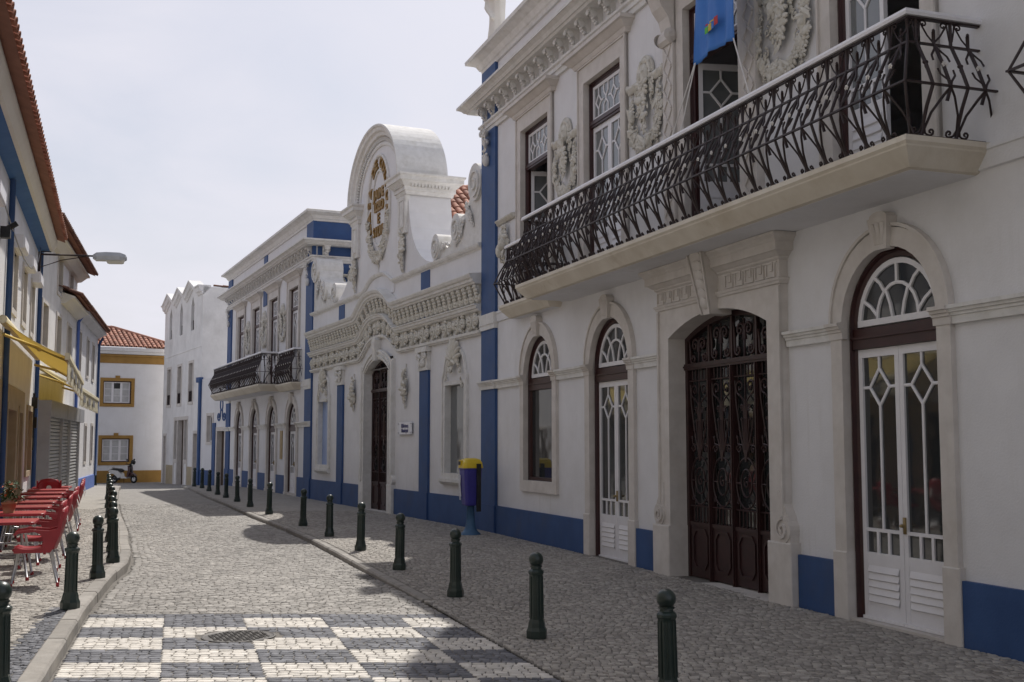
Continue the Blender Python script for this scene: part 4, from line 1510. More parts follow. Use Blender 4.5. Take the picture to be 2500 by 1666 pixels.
sm.prism_x([(0, 0), (-.05, 0), (-.08, .05), (-.06, .13), (-.09, .20), (-.14, .26), (-.16, .34), (-.16, .40), (0, .40)], -.065, .065)
r_ = random.Random(5)
for i in range(5):
    sm.ell((r_.uniform(-.04, .04), -.08 - .02 * i, .06 + .07 * i), (.085, .045, .05), None, 1)
for s in (-1, 1):
    sm.raw(*disc_ring(s * .075, -.11, .31, .07))
    sm.ell((s * .09, -.06, .12), (.05, .05, .08), None, 1)
SMB = sm.mesh('console', 'stucco')
n = 46
for i in range(n):
    x = -HX + .12 + (2 * HX - .24) * i / (n - 1)
    sl = math.atan2(bump(x + .05, BH, BA) - bump(x - .05, BH, BA), .1)
    mesh_obj('console', SMB, fz, (x, -.0, 4.66 + bump(x, BH, BA)), (0, -sl, 0), (1, 1, 1))
# drop garlands beside the door
for s in (-1, 1):
    MB().add(drop_garland(60 + s, 1.05, .30), Matrix.Translation((s * 2.28, -.01, 2.65))).build('drop_garland', 'stucco', hall, True)

# parapet and pediment
pp = MB()
pp.box(-HX, HX, -.02, .5, 5.25, 5.84)
pp.build('parapet', 'plaster', hall)
pm = MB()
pm.face_sweep([(0, -.3), (0, .03), (.03, .05), (.04, .09), (.08, .12), (.12, .13), (.13, .10), (.14, -.3)], bpath(5.80, 1.40, .32))
pm.build('coping', 'stucco_white', hall)
eb = MB()
eb.prism([(-1.3, 5.6)] + [(-1.35 + 2.7 * i / 16, 5.82 + bump(-1.35 + 2.7 * i / 16, 1.40, .32)) for i in range(17)] + [(1.3, 5.6)], -.05, .1)
eb.build('eyebrow_panel', 'plaster', hall)
ped = MB()
PW = 2.38
prof = [(4.15, 5.92), (4.02, 5.98), (3.70, 6.06), (3.35, 6.22), (3.02, 6.45), (2.78, 6.72), (2.60, 7.05), (2.47, 7.45), (PW, 7.9), (PW, 8.32)]
ell_ = [(2.20 * math.cos(PI * i / 28), 8.32 + 1.86 * math.sin(PI * i / 28)) for i in range(29)]
poly = [(-x, z) for x, z in prof] + [(-2.2 * math.cos(PI * i / 28), 8.32 + 1.80 * math.sin(PI * i / 28)) for i in range(29)] + prof[::-1]
ped.prism(poly, -.04, 1.08)
pd = ped.build('pediment', 'plaster', hall)
# arched hood
ah = MB()
ring = [(2.20 * math.cos(PI - PI * i / 32), 8.42 + 1.72 * math.sin(PI * i / 32)) for i in range(33)]
ah.face_sweep([(.06, -1.02), (.06, .30), (.03, .31), (.0, .30), (-.03, .26), (-.10, .24), (-.14, .17), (-.22, .15), (-.24, .10), (-.24, -1.0)], ring)
ah.face_sweep([(-.48, .02), (-.48, .075), (-.44, .09), (-.38, .075), (-.38, .02)], ring)
ah.build('arched_hood', 'stucco_white', pd, False)
dn = MB()
dn.box(-.022, .022, -.075, 0, -.05, .05)
DEN = dn.mesh('dentil', 'stucco_white')
for i in range(54):
    a = PI * (.03 + .94 * i / 53)
    mesh_obj('dentil', DEN, pd, (-1.885 * math.cos(a), -.04, 8.42 + 1.405 * math.sin(a)), (0, a - PI / 2, 0), (1, 1, 1))
# pilasters and imposts
for s in (-1, 1):
    m = MB()
    xa_, xb_ = sorted((s * 1.78, s * 2.40))
    m.box(xa_, xb_, -.12, .0, 6.95, 7.95)
    m.face_sweep([(-.02, .11), (-.02, .14), (.02, .14), (.02, .11)], [(s * 2.09 - .17, 7.12), (s * 2.09 + .17, 7.12), (s * 2.09 + .17, 7.80), (s * 2.09 - .17, 7.80)][::s], True)
    pr = [(0, 7.90), (.03, 7.91), (.05, 7.99), (.08, 8.0), (.08, 8.10), (.12, 8.13), (.20, 8.22), (.24, 8.23), (.24, 8.32), (.28, 8.36), (.28, 8.40), (0, 8.46)]
    path = [(s * 1.74, -.02), (s * 1.74, -.10), (s * 2.42, -.10), (s * 2.42, 1.10), (s * 2.0, 1.10)]
    if s < 0:
        path = path[::-1]
    m.plan_sweep(pr, path)
    im = m.build('impost', 'stucco_white', pd)
    for i in range(12):
        mesh_obj('dentil', DEN, im, (s * 2.50, .0 + .09 * i, 8.13), (0, 0, PI / 2 * s), (.9, 1, .9))
    for i in range(6):
        mesh_obj('dentil', DEN, im, (s * (1.80 + .11 * i), -.17, 8.13), (0, 0, 0), (.9, 1, .9))
    MB().add(drop_garland(70 + s, 1.25, .30), Matrix.Translation((s * 2.12, -.05, 5.98))).build('drop_garland', 'stucco', pd, True)
# oval wreath
ov = MB()
op = [(0.98 * math.cos(2 * PI * i / 40), 8.02 + 1.42 * math.sin(2 * PI * i / 40)) for i in range(40)]
ov.face_sweep([(-.035, .03), (-.035, .09), (0, .11), (.035, .09), (.035, .03)], op, True)
ip_ = [(0.60 * math.cos(2 * PI * i / 36), 8.02 + 1.02 * math.sin(2 * PI * i / 36)) for i in range(36)]
ov.face_sweep([(-.025, .03), (-.025, .08), (.025, .08), (.025, .03)], ip_, True)
ov.build('oval_frame', 'stucco_white', pd)
gw = MB()
rg = random.Random(8)
for k in range(110):
    a = PI * (1.06 + .88 * rg.random())
    rr = rg.uniform(.94, 1.16)
    x, z = .84 * rr * math.cos(a), 8.0 + 1.26 * rr * math.sin(a)
    if rg.random() < .3: flowerlet(gw, rg, x, z, .10, .10)
    else: lump(gw, rg, x, z, .085, .07)
garland(gw, rg, [(0, 6.8), (.02, 6.55), (0, 6.3)], .12, .08, .03, .03, 1.6)
gw.build('flower_wreath', 'stucco', pd, True)
# gilded letters
lt = empty('lettering', (0, 0, 0))
lt.parent = hall
def letter(ch, size, loc, rot=0.0, par=lt, mat='gold_letter', ext=.025, bold=.012):
    cu = bpy.data.curves.new('letter', 'FONT')
    cu.body = ch
    cu.size = size
    cu.extrude = ext
    cu.offset = bold
    cu.align_x = 'CENTER'
    cu.align_y = 'CENTER'
    cu.resolution_u = 3
    o = bpy.data.objects.new('letter', cu)
    col.objects.link(o)
    bpy.context.view_layer.update()
    me = bpy.data.meshes.new_from_object(o)
    bpy.data.objects.remove(o)
    bpy.data.curves.remove(cu)
    me.materials.clear()
    me.materials.append(MATS[mat])
    q = bpy.data.objects.new('letter', me)
    col.objects.link(q)
    q.parent = par
    q.location = loc
    q.rotation_euler = (Matrix.Rotation(rot, 4, 'Y') @ Matrix.Rotation(PI / 2, 4, 'X')).to_euler()
    return q
txt = 'CASA DE CULTURA'
for i, ch in enumerate(txt):
    if ch == ' ':
        continue
    a = PI * (1.13 - 1.26 * i / (len(txt) - 1))
    letter(ch, .40, (.79 * math.cos(a), -.07, 8.02 + 1.22 * math.sin(a)), PI / 2 - math.atan2(math.sin(a) / 1.22, math.cos(a) / .79))
for row, (t, z) in enumerate((('JAIME', 8.40), ('LOBO', 8.06), ('E', 7.72), ('SILVA', 7.38))):
    wch = .20
    for i, ch in enumerate(t):
        letter(ch, .37, ((i - (len(t) - 1) / 2) * wch, -.06, z))
# scrolled wings on the parapet
for s in (-1, 1):
    m = MB()
    body = [(4.1, 5.93), (4.25, 6.35), (4.5, 6.46), (4.85, 6.25), (5.05, 6.15), (5.3, 6.28), (5.5, 6.62), (5.8, 6.70), (6.1, 6.72), (6.4, 7.02), (6.5, 7.35), (6.75, 7.58), (7.0, 7.60), (7.15, 7.45), (7.15, 5.93)]
    body = [(s * x, z) for x, z in body]
    m.prism(body if s > 0 else body[::-1], -.0, .75)
    for x, z, r in ((4.42, 6.26, .27), (5.72, 6.48, .29), (6.82, 7.28, .36)):
        m.add(MB().prism([(s * x + r * math.cos(a), z + r * 1.12 * math.sin(a)) for a in [2 * PI * i / 22 for i in range(22)]], -.07, .78))
        m.face_sweep([(-.022, .06), (-.022, .11), (.022, .11), (.022, .06)], spiral(s * x, z, r * .88, -PI / 2, 1.6, 20, s))
    wg = m.build('scroll_wing', 'stucco_white', hall)
    rg = random.Random(20 + s)
    for pts_, r3 in (([(s * 4.75, 6.15), (s * 5.0, 6.25), (s * 5.25, 6.2)], (.06, .10, .05)), ([(s * 6.3, 6.9), (s * 6.55, 6.6), (s * 6.7, 6.35)], (.10, .12, .06)), ([(s * 6.1, 6.6), (s * 5.95, 6.3), (s * 5.6, 6.1)], (.08, .09, .05))):
        c = MB()
        garland(c, rg, pts_, *r3, .01, 1.4)
        c.build('leaf_relief', 'stucco_white', wg, True)

# ================================================================ roofs of barrel tiles
def barrel_tile(w=.2, ln=.46):
    m = MB()
    rings = []
    for t, k in ((0, 1.0), (1, .82)):
        rings.append([(w / 2 * k * math.cos(PI * i / 6), ln * t, .012 + .075 * k * math.sin(PI * i / 6) + .02 * (1 - t)) for i in range(7)])
    m.loft(rings, False, False, False)
    m.raw(rings[0] + [(x * .86, y, max(0, z - .016)) for x, y, z in rings[0]], [(i, i + 1, i + 8, i + 7) for i in range(6)])
    return m
TILE = barrel_tile().mesh('roof_tile', 'roof_tile', True)
TILE_OLD = barrel_tile().mesh('roof_tile', 'old_tile', True)
def tile_roof(parent, x0, x1, y0, z0, run, rise, name='roof', tiles=True, me=TILE, pitch=.24, course=.37, clip=None, base='roof_base', limit=400):
    """slope with its eave along x0..x1 at (y0, z0), climbing 'run' in +y and 'rise' in z"""
    L = math.hypot(run, rise)
    b = MB()
    if clip:
        b.raw([(x0, y0, z0), (x1, y0, z0), (clip[1], y0 + run, z0 + rise), (clip[0], y0 + run, z0 + rise)], [(0, 1, 2, 3)])
    else:
        b.quad((x0, y0, z0), (x1, y0, z0), (x1, y0 + run, z0 + rise), (x0, y0 + run, z0 + rise))
    ro = b.build(name, base, parent)
    if tiles:
        a = math.atan2(rise, run)
        nr = int(L / course) + 1
        nc = int((x1 - x0) / pitch) + 1
        for j in range(nr):
            t = j * course / L
            for i in range(nc):
                x = x0 + .1 + i * pitch
                if clip:
                    xa, xb = x0 + (clip[0] - x0) * t, x1 + (clip[1] - x1) * t
                    if not (xa <= x <= xb): continue
                mesh_obj('roof_tile', me, ro, (x, y0 + run * t - .05, z0 + rise * t + .0), (a + rnd.uniform(-.015, .015), 0, rnd.uniform(-.03, .03)))
    return ro

# house of culture: tiled roof behind its wing
hr_ = tile_roof(hall, 0, 5.4, 0, 0, 2.0, 1.35)          # slope descends along the street, towards the camera
hr_.rotation_euler = (0, 0, PI / 2)
hr_.location = (-1.0, 1.25, 8.10)
rb = MB()
rb.box(-5.0, -1.1, 1.3, 6.6, 5.9, 8.08)
rb.build('rear_wall', 'plaster', hall)
rb = MB()
rb.tube([(-3.02, 1.2, 9.50), (-3.02, 6.7, 9.50)], .11, 8)
rb.build('ridge_tile', 'roof_tile', hall, True)

# ================================================================ low annex with blue trim
E0 = along(R0, RA, -15.6)
annex = empty('annex', (E0[0], E0[1], 0), -R(90 - 33))
tag(annex, 'low white annex with blue trim and looped blue emblem above its door', 'building')
m = MB()
wall_band(m, -3.72, -.02, -.8, 4.76, [(-.68, .52, -.8, 2.38, 0), (-2.26, .42, 1.82, 3.10, 0)], 0, .25)
m.quad((-3.72, 0, 4.76), (-.02, 0, 4.76), (2, 5, 4.76), (-3.72, 5, 4.76))
m.build('wall', 'plaster', annex)
m = MB()
m.box(-3.70, -1.30, -.035, .02, -.8, .52)
m.box(-1.84, -1.42, -.05, .02, -.8, 2.68)
m.box(-.06, .03, -.05, .02, -.8, .6)
m.build('plinth', 'blue_paint', annex)
m = MB()
m.box(-3.82, -3.58, -.10, .05, -.8, 4.62)
m.box(-4.05, -3.55, -.14, .05, 4.62, 4.86)
m.build('corner_strip', 'blue_paint', annex)
m = MB()
surround(m, -.68, .50, -.8, 2.30, 0, .16, .04, .25, bwtop=.19)
dr = m.build('door', 'stone', annex)
m = MB()
m.box(-1.18, -.18, .2, .25, -.6, 2.31)
for xx in (-1.1, -.66):
    m.box(xx, xx + .4, .185, .2, .1, 1.0)
    m.box(xx, xx + .4, .185, .2, 1.15, 2.2)
m.build('door_leaf', 'wood_door', dr)
m = MB()
surround(m, -2.26, .36, 1.82, 3.02, 0, .13, .04, .2, sill=True)
wd = m.build('window', 'stone', annex)
m = MB()
frame_rect(m, -2.61, -1.91, 1.83, 3.01, .06, .12, .17)
m.box(-2.29, -2.23, .125, .165, 1.89, 2.95)
m.build('sash', 'white_paint', wd)
m = MB()
m.box(-2.56, -1.96, .14, .146, 1.88, 2.96)
m.build('pane', 'glass', wd)
m = MB()
for pts in ([(-.68 + .17 * math.cos(2 * PI * i / 16), 3.48 + .25 * math.sin(2 * PI * i / 16)) for i in range(17)],
            [(-.68 - .12, 3.25), (-.68 - .14, 3.0)] + spiral(-.68 - .36, 2.97, .22, 0, 1.3, 14, -1), [(-.68 + .12, 3.25), (-.68 + .14, 3.0)] + spiral(-.68 + .36, 2.97, .22, PI, 1.3, 14, 1)):
    m.face_sweep([(-.04, 0), (-.04, .03), (.04, .03), (.04, 0)], pts)
m.build('emblem', 'blue_paint', annex)

# ================================================================ tall house with three pointed windows
G0 = along(E0, -33, -3.7)
gab = empty('gabled_house', (G0[0], G0[1], 0), -R(90 - 27))
tag(gab, 'tall narrow white house with three zigzag gables and weathered side wall', 'house')
GX = -9.7
gops_g = [(-.98, .55, -1, 2.35, 0), (-4.55, 1.75, -1, 3.02, 0), (-8.82, .42, -1, 2.25, 0)]
gc = (-2.35, -5.2, -8.02)
m = MB()
wall_band(m, GX, 0, -1, 3.3, gops_g, 0, .3)
wall_band(m, GX, 0, 3.3, 6.4, [(c, .52, 3.78, 5.75, 0) for c in gc], 0, .3)
# top storey: pointed openings under the zigzag
def pointed(c, hw, zb, zs, zp):
    return [(c - hw, zb), (c - hw, zs), (c, zp), (c + hw, zs), (c + hw, zb)]
def ridge(x):
    d = min(abs(x - c) for c in gc)
    return 9.66 - .50 * min(1, d / 1.2)
xs = sorted(set([GX, 0] + [c + d for c in gc for d in (-1.3, -.36, 0, .36, 1.3)]))
xs = [x for x in xs if GX <= x <= 0]
for a, b in zip(xs[:-1], xs[1:]):
    mid = (a + b) / 2
    c = min(gc, key=lambda q: abs(q - mid))
    if abs(mid - c) < .36:
        za = 8.55 + .45 * (1 - abs(a - c) / .36)
        zb = 8.55 + .45 * (1 - abs(b - c) / .36)
        m.quad((a, 0, za), (b, 0, zb), (b, 0, ridge(b)), (a, 0, ridge(a)))
        m.quad((a, 0, 6.4), (b, 0, 6.4), (b, 0, 7.3), (a, 0, 7.3))
        m.quad((a, 0, za), (a, .5, za), (b, .5, zb), (b, 0, zb))
        m.quad((a, 0, 7.3), (b, 0, 7.3), (b, .5, 7.3), (a, .5, 7.3))
    else:
        m.quad((a, 0, 6.4), (b, 0, 6.4), (b, 0, ridge(b)), (a, 0, ridge(a)))
for c in gc:
    for s in (-.36, .36):
        m.quad((c + s, 0, 7.3), (c + s, .5, 7.3), (c + s, .5, 8.55), (c + s, 0, 8.55))
m.quad((0, 0, -1), (0, 8, -1), (0, 8, 9.2), (0, 0, 9.2))
m.quad((GX, 0, -1), (GX, 8, -1), (GX, 8, 9.1), (GX, 0, 9.1))
m.quad((GX, 8, -1), (0, 8, -1), (0, 8, 9.1), (GX, 8, 9.1))
m.quad((GX, .6, 9.05), (0, .6, 9.05), (0, 8, 9.15), (GX, 8, 9.15))
gw_ = m.build('wall', 'old_plaster', gab)
m = MB()
zig = [(0, ridge(0))]
for a in sorted(set([c + d for c in gc for d in (-1.38, 0, 1.38)]), reverse=True):
    zig.append((a, ridge(a)))
zig.append((GX, ridge(GX)))
m.face_sweep([(0, -.35), (.0, .26), (.05, .27), (.10, .20), (.28, .16), (.33, .08), (.42, .05), (.45, -.02), (.1, -.35)], [(x, z + .12) for x, z in zig])
m.build('zigzag_cornice', 'old_plaster', gab)
m = MB()
m.prism_x([(0, 6.34), (-.02, 6.35), (-.02, 6.39), (0, 6.4)], GX, 0)
m.build('string_course', 'old_plaster', gab)
for c in gc:
    m = MB()
    surround(m, c, .46, 3.78, 5.68, 0, .13, .035, .25, sill=True)
    wd = m.build('window', 'stone', gab)
    m = MB()
    m.box(c - .46, c + .46, .2, .206, 3.78, 5.68)
    m.build('pane', 'glass', wd)
    m = MB()
    frame_rect(m, c - .46, c + .46, 3.8, 5.68, .06, .16, .2)
    m.box(c - .03, c + .03, .16, .2, 3.8, 5.68)
    m.build('sash', 'wood_brown', wd)
    m = MB()
    for k in range(8):
        m.box(c - .44 + k * .12, c - .425 + k * .12, -.01, .01, 3.8, 4.3)
    m.box(c - .46, c + .46, -.015, .015, 4.29, 4.32)
    m.build('guard_rail', 'iron', wd)
    m = MB()
    m.box(c - .36, c + .36, .3, .31, 7.3, 8.98)
    wd = m.build('window', 'glass', gab)
    m = MB()
    for k in range(6):
        m.box(c - .34 + k * .125, c - .325 + k * .125, .1, .12, 7.3, 7.8)
    m.box(c - .36, c + .36, .095, .125, 7.79, 7.82)
    m.build('guard_rail', 'iron', wd)
for cx, hw, zt in ((-.98, .42, 2.22), (-8.82, .30, 2.14)):
    m = MB()
    surround(m, cx, hw, -1, zt, 0, .14, .03, .3)
    dr = m.build('door', 'stone', gab)
    m = MB()
    m.box(cx - hw, cx + hw, .22, .27, -1, zt)
    m.build('door_leaf', 'wood_door', dr)
m = MB()
for x in (-6.3, -5.45, -3.75, -2.95):
    m.box(x - .06 if x < -4.5 else x, x + .12, -.03, .28, -1, 2.92)
m.box(-6.36, -2.80, -.035, .28, 2.92, 3.1)
m.box(-6.3, -5.4, -.032, .25, .75, .95)
m.box(-3.75, -2.9, -.032, .25, .75, .95)
dr = m.build('shop_door', 'stone', gab)
m = MB()
m.box(-5.34, -3.74, .22, .27, -1, 2.93)
for k in range(5):
    m.box(-5.3 + k * .32, -5.28 + k * .32, .205, .22, -1, 2.9)
m.build('door_leaf', 'wood_door', dr)
for a, b in ((-6.2, -5.44), (-3.64, -2.94)):
    m = MB()
    m.box(a, b, .16, .17, .95, 2.93)
    m.build('pane', 'glass', dr)
    m = MB()
    m.box(a, b, -.0, .25, -1, .76)
    m.build('wall_panel', 'old_plaster', dr)
m = MB()
for a, b in ((-8.3, -6.36), (-2.8, -1.55)):
    m.box(a, b, -.02, .02, -1, .62)
m.build('plinth', 'cream_tile', gab)
ro = MB()
ro.raw([(GX, .5, 9.15), (0, .5, 9.15), (-.2, 4, 9.75), (GX, 4, 9.7)], [(0, 1, 2, 3)])
ro = ro.build('roof', 'old_tile', gab)
for i in range(9):
    mesh_obj('roof_tile', TILE_OLD, ro, (-.12, .5 + i * .45, 9.22), (0, 0, rnd.uniform(-.1, .1)), (1.2, 1.1, 1.1))

# ================================================================ house closing the street, ochre trim
hd = Vector((.87, .5)).normalized()
HR = math.atan2(hd.y, hd.x)
hend = empty('corner_house', (-19.5, 64.2, 0), HR)
tag(hend, 'small white house with ochre trim and red tile roof closing the street', 'house')
m = MB()
wc = -2.5
wall_band(m, -8, .9, -1, 3.2, [(wc, .74, .74, 2.02, 0)], 0, .2)
wall_band(m, -8, .9, 3.2, 7.0, [(wc, .74, 3.92, 5.16, 0)], 0, .2)
m.quad((.9, 0, -1), (.9, 7, -1), (.9, 7, 7), (.9, 0, 7))
m.build('wall', 'plaster', hend)
m = MB()
m.box(-8, .9, -.03, .02, -1, .27)
m.build('plinth', 'ochre_paint', hend)
m = MB()
m.plan_sweep([(0, 6.14), (.04, 6.15), (.06, 6.5), (.12, 6.52), (.14, 6.62), (0, 6.64)], [(-8, 0), (.9, 0)])
m.build('eaves_band', 'ochre_paint', hend)
m = MB()
m.plan_sweep([(0, 6.64), (.16, 6.65), (.22, 6.78), (.30, 6.82), (.31, 7.0), (0, 7.02)], [(-8, 0), (.9, 0)])
m.build('eaves_cornice', 'plaster', hend)
for z0, z1 in ((.74, 2.02), (3.92, 5.16)):
    m = MB()
    surround(m, wc, .74, z0, z1, 0, .17, .04, .1, sill=True)
    m.box(wc - .12, wc + .12, -.05, .0, z1 + .16, z1 + .30)
    wd = m.build('window', 'ochre_paint', hend)
    m = MB()
    frame_rect(m, wc - .74, wc + .74, z0, z1, .05, .09, .16)
    m.build('frame', 'maroon', wd)
    for k in range(3):
        a = wc - .69 + k * .46
        m = MB()
        frame_rect(m, a + .004, a + .456, z0 + .05, z1 - .05, .055, .10, .14)
        for q in (1, 2):
            zz = z0 + .05 + (z1 - z0 - .1) * q / 3
            m.box(a + .06, a + .40, .11, .135, zz - .012, zz + .012)
        m.build('sash', 'white_paint', wd)
        for q in range(3):
            zz = z0 + .05 + (z1 - z0 - .1) * q / 3
            m = MB()
            m.box(a + .06, a + .40, .125, .13, zz + .01, zz + (z1 - z0 - .1) / 3 - .01)
            m.build('pane', 'curtain' if not (k == 1 and q == 2 and z0 > 3) else 'glass', wd)
tile_roof(hend, -8.2, .95, -.32, 7.03, 3.0, 1.25, clip=(-6.2, -2.3), pitch=.25, course=.36)
m = MB()
m.raw([(.95, -.32, 7.03), (.95, 5.5, 7.03), (-2.3, 2.68, 8.28)], [(0, 1, 2)])
m.build('roof_side', 'roof_base', hend)
hip = MB()
hip.tube([(.95, -.32, 7.1), (-2.3, 2.68, 8.36)], .10, 8)
hip.tube([(-6.2, 2.68, 8.36), (-2.3, 2.68, 8.36)], .10, 8)
hip.build('ridge_tile', 'roof_tile', hend, True)

# ================================================================ left-hand row
LA1, LA2 = -19.02, -15.5
L0 = (-11.93, 29.0)
def left_pt(ang, u, off=0.0):
    d = uvec(ang)
    return (L0[0] - d[0] * u + d[1] * off, L0[1] - d[1] * u - d[0] * off)
# ---- cafe
cafe = empty('cafe_building', (L0[0], L0[1], 0), R(90 - LA1))
tag(cafe, 'white cafe building on the left with blue eaves and drainpipe', 'building')
CX0, CX1 = -19.4, -2.25
m = MB()
cops = [(-4.05, .46, 4.18, 5.22, 0), (-6.4, .46, 4.18, 5.22, 0), (-8.75, .46, 4.18, 5.22, 0), (-13.5, .46, 4.18, 5.22, 0), (-17.0, .46, 4.18, 5.22, 0)]
gops = [(-3.75, .72, 1.15, 2.5, 0), (-6.35, .45, -.3, 2.4, 0), (-8.4, .95, -.3, 2.4, 0), (-12.2, 1.3, -.3, 2.5, 0), (-16.2, 1.2, -.3, 2.5, 0)]
wall_band(m, CX0, CX1, -.3, 3.0, gops, 0, .25)
wall_band(m, CX0, CX1, 3.0, 6.32, cops, 0, .2)
m.quad((CX1, 0, -.3), (CX1, 8, -.3), (CX1, 8, 6.5), (CX1, 0, 6.32))
m.quad((CX0, 0, -.3), (CX0, 8, -.3), (CX0, 8, 6.5), (CX0, 0, 6.32))
m.quad((CX0, 0, 6.4), (CX1, 0, 6.4), (CX1, 8, 6.6), (CX0, 8, 6.6))
m.build('wall', 'plaster', cafe)
m = MB()
m.prism_x([(0, 6.22), (-.06, 6.24), (-.24, 6.30), (-.24, 6.42), (0, 6.42)], CX0, CX1)
m.build('eaves_soffit', 'eaves_blue', cafe)
m = MB()
m.prism_x([(-.24, 6.28), (-.30, 6.29), (-.36, 6.38), (-.40, 6.47), (-.40, 6.52), (-.2, 6.53)], CX0, CX1 + .02)
m.build('eaves_cornice', 'plaster_cream', cafe)
tile_roof(cafe, CX0, CX1, -.57, 6.515, 4.0, 1.35, tiles=False)
rf = cafe.children[-1]
for i in range(int((CX1 - CX0) / .24)):
    for j in range(2):
        mesh_obj('roof_tile', TILE, rf, (CX0 + .12 + i * .24, -.60 + .38 * j, 6.52 + .128 * j), (R(18), 0, rnd.uniform(-.03, .03)))
for cx, hw, zb, zs, _ in cops:
    m = MB()
    surround(m, cx, .44, zb, zs, 0, .11, .03, .16, sill=True)
    wd = m.build('window', 'stone', cafe)
    m = MB()
    m.box(cx - .44, cx + .44, .12, .13, zb, zs)
    for k in range(14):
        zz = zb + (zs - zb) * k / 14
        m.raw([(cx - .43, .12, zz + .075), (cx + .43, .12, zz + .075), (cx + .43, .09, zz + .01), (cx - .43, .09, zz + .01)], [(0, 1, 2, 3)])
    m.build('shutter', 'plaster_cream', wd)
    m = MB()
    m.cbox(cx - .50, cx + .50, -.20, .0, zs + .02, zs + .26, .03)
    m.build('shutter_box', 'white_paint', wd)
for k, (cx, hw, zb, zs, _) in enumerate(gops):
    m = MB()
    surround(m, cx, hw - .04, max(zb, 0.0), zs - .04, 0, .12, .04, .22, sill=zb > 0)
    dr = m.build('window' if zb > 0 else 'door', 'cream_tile', cafe)
    m = MB()
    frame_rect(m, cx - hw + .04, cx + hw - .04, max(zb, .06), zs - .04, .08, .14, .2)
    m.box(cx - .04, cx + .04, .14, .2, max(zb, .06), zs - .04)
    m.build('frame', 'wood_brown' if zb < 0 else 'cream_tile', dr)
    m = MB()
    m.box(cx - hw + .08, cx + hw - .08, .165, .17, max(zb, .08), zs - .06)
    m.build('pane', 'glass', dr)
m = MB()
m.box(-11.0, -5.3, -.025, .0, 0, 2.75)
for (cx, hw, zb, zs, _) in gops[1:3]:
    pass
m2 = MB()
wall_band(m2, -11.0, -5.3, -.2, 2.8, [(c[0], c[1] + .09, -.2, 2.47, 0) for c in gops[1:3]], -.02, .02)
m2.build('tile_facing', 'cream_tile', cafe)
for x in (-10.4, -2.42):
    m = MB()
    m.tube([(x, -.06, .1), (x, -.06, 6.22)], .05, 8)
    m.build('drainpipe', 'blue_paint', cafe, True)
m = MB()
m.box(-11.62, -11.46, -.15, -.0, 5.02, 5.2)
m.tube([(-11.54, -.08, 5.16), (-11.54, -.24, 5.27)], .045, 8)
m.build('flood_light', 'black_plastic', cafe)
m = MB()
pts = []
for i in range(15):
    t = i / 14
    pts.append((-11.5 + 9.0 * t, -.05 - .12 * math.sin(PI * t), 5.55 - .75 * math.sin(PI * t * .9) * (1 - .35 * t) + 1.0 * t * t))
m.tube(pts, .012, 5)
m.build('cable', 'cable', cafe, True)
m = MB()
m.box(-2.95, -2.72, -.12, 0, 2.55, 2.8)
m.box(-2.95, -2.72, -.12, 0, 2.1, 2.35)
m.tube([(-2.85, -.04, 1.6), (-2.85, -.04, 2.9)], .03, 6)
m.build('meter_box', 'black_plastic', cafe)

# ---- middle house with double eaves and a shuttered shop front
P2 = left_pt(LA1, 2.2)
mid = empty('row_house', (L0[0], L0[1], 0), R(90 - LA2))
tag(mid, 'taller grey-white row house with overhanging eaves, beyond the street lamp', 'house')
m = MB()
uw = [(.35, .58, 4.24, 5.35, 0), (3.45, .58, 4.24, 5.35, 0), (6.35, .58, 4.24, 5.35, 0)]
wall_band(m, -2.0, 8.5, -.3, 3.2, [(7.2, .45, -.3, 2.5, 0)], 0, .2)
wall_band(m, -2.0, 8.5, 3.2, 5.7, uw, 0, .2)
wall_band(m, -2.0, 8.5, 5.7, 7.25, [(3.4, .55, 6.0, 7.0, 0), (6.4, .55, 6.0, 7.0, 0)], 0, .2)
m.quad((8.5, 0, -.3), (8.5, 8, -.3), (8.5, 8, 8), (8.5, 0, 7.25))
m.quad((-2, .9, 3), (-2, 8, 3), (-2, 8, 8), (-2, .9, 7.25))
m.quad((-2, 0, 7.25), (8.5, 0, 7.25), (8.5, 8, 8), (-2, 8, 8))
m.build('wall', 'old_plaster', mid)
for (cx, hw, zb, zs, _) in uw + [(3.4, .55, 6.0, 7.0, 0), (6.4, .55, 6.0, 7.0, 0)]:
    m = MB()
    surround(m, cx, hw - .03, zb, zs - .03, 0, .10, .03, .16, sill=True)
    wd = m.build('window', 'stone', mid)
    m = MB()
    frame_rect(m, cx - hw + .03, cx + hw - .03, zb, zs - .03, .06, .1, .15)
    m.box(cx - .03, cx + .03, .1, .15, zb, zs - .03)
    m.build('sash', 'wood_brown', wd)
    m = MB()
    m.box(cx - hw + .06, cx + hw - .06, .13, .135, zb + .03, zs - .06)
    m.build('pane', 'glass', wd)
for x0, x1, y0, z0, nm in ((-2.0, 8.4, -.55, 7.18, 'roof'), (3.9, 8.5, -.5, 5.98, 'lower_roof')):
    m = MB()
    m.prism_x([(0, z0 - .22), (-.12, z0 - .20), (-.30, z0 - .06), (-.38, z0 - .05), (-.38, z0), (0, z0 + .12)], x0, x1)
    m.build('eaves_cornice', 'plaster_cream', mid)
    ro = tile_roof(mid, x0, x1, y0, z0 + .02, 1.6 if nm == 'roof' else .55, .6 if nm == 'roof' else .22, name=nm, me=TILE_OLD, course=.42)
m = MB()
m.box(-1.9, 1.5, .4, .7, 7.2, 8.1)
m.build('roof_parapet', 'old_plaster', mid)
m = MB()
m.tube([(-1.7, .5, 8.1), (-1.62, .3, 8.55)], .05, 6)
m.build('flue', 'black_plastic', mid)
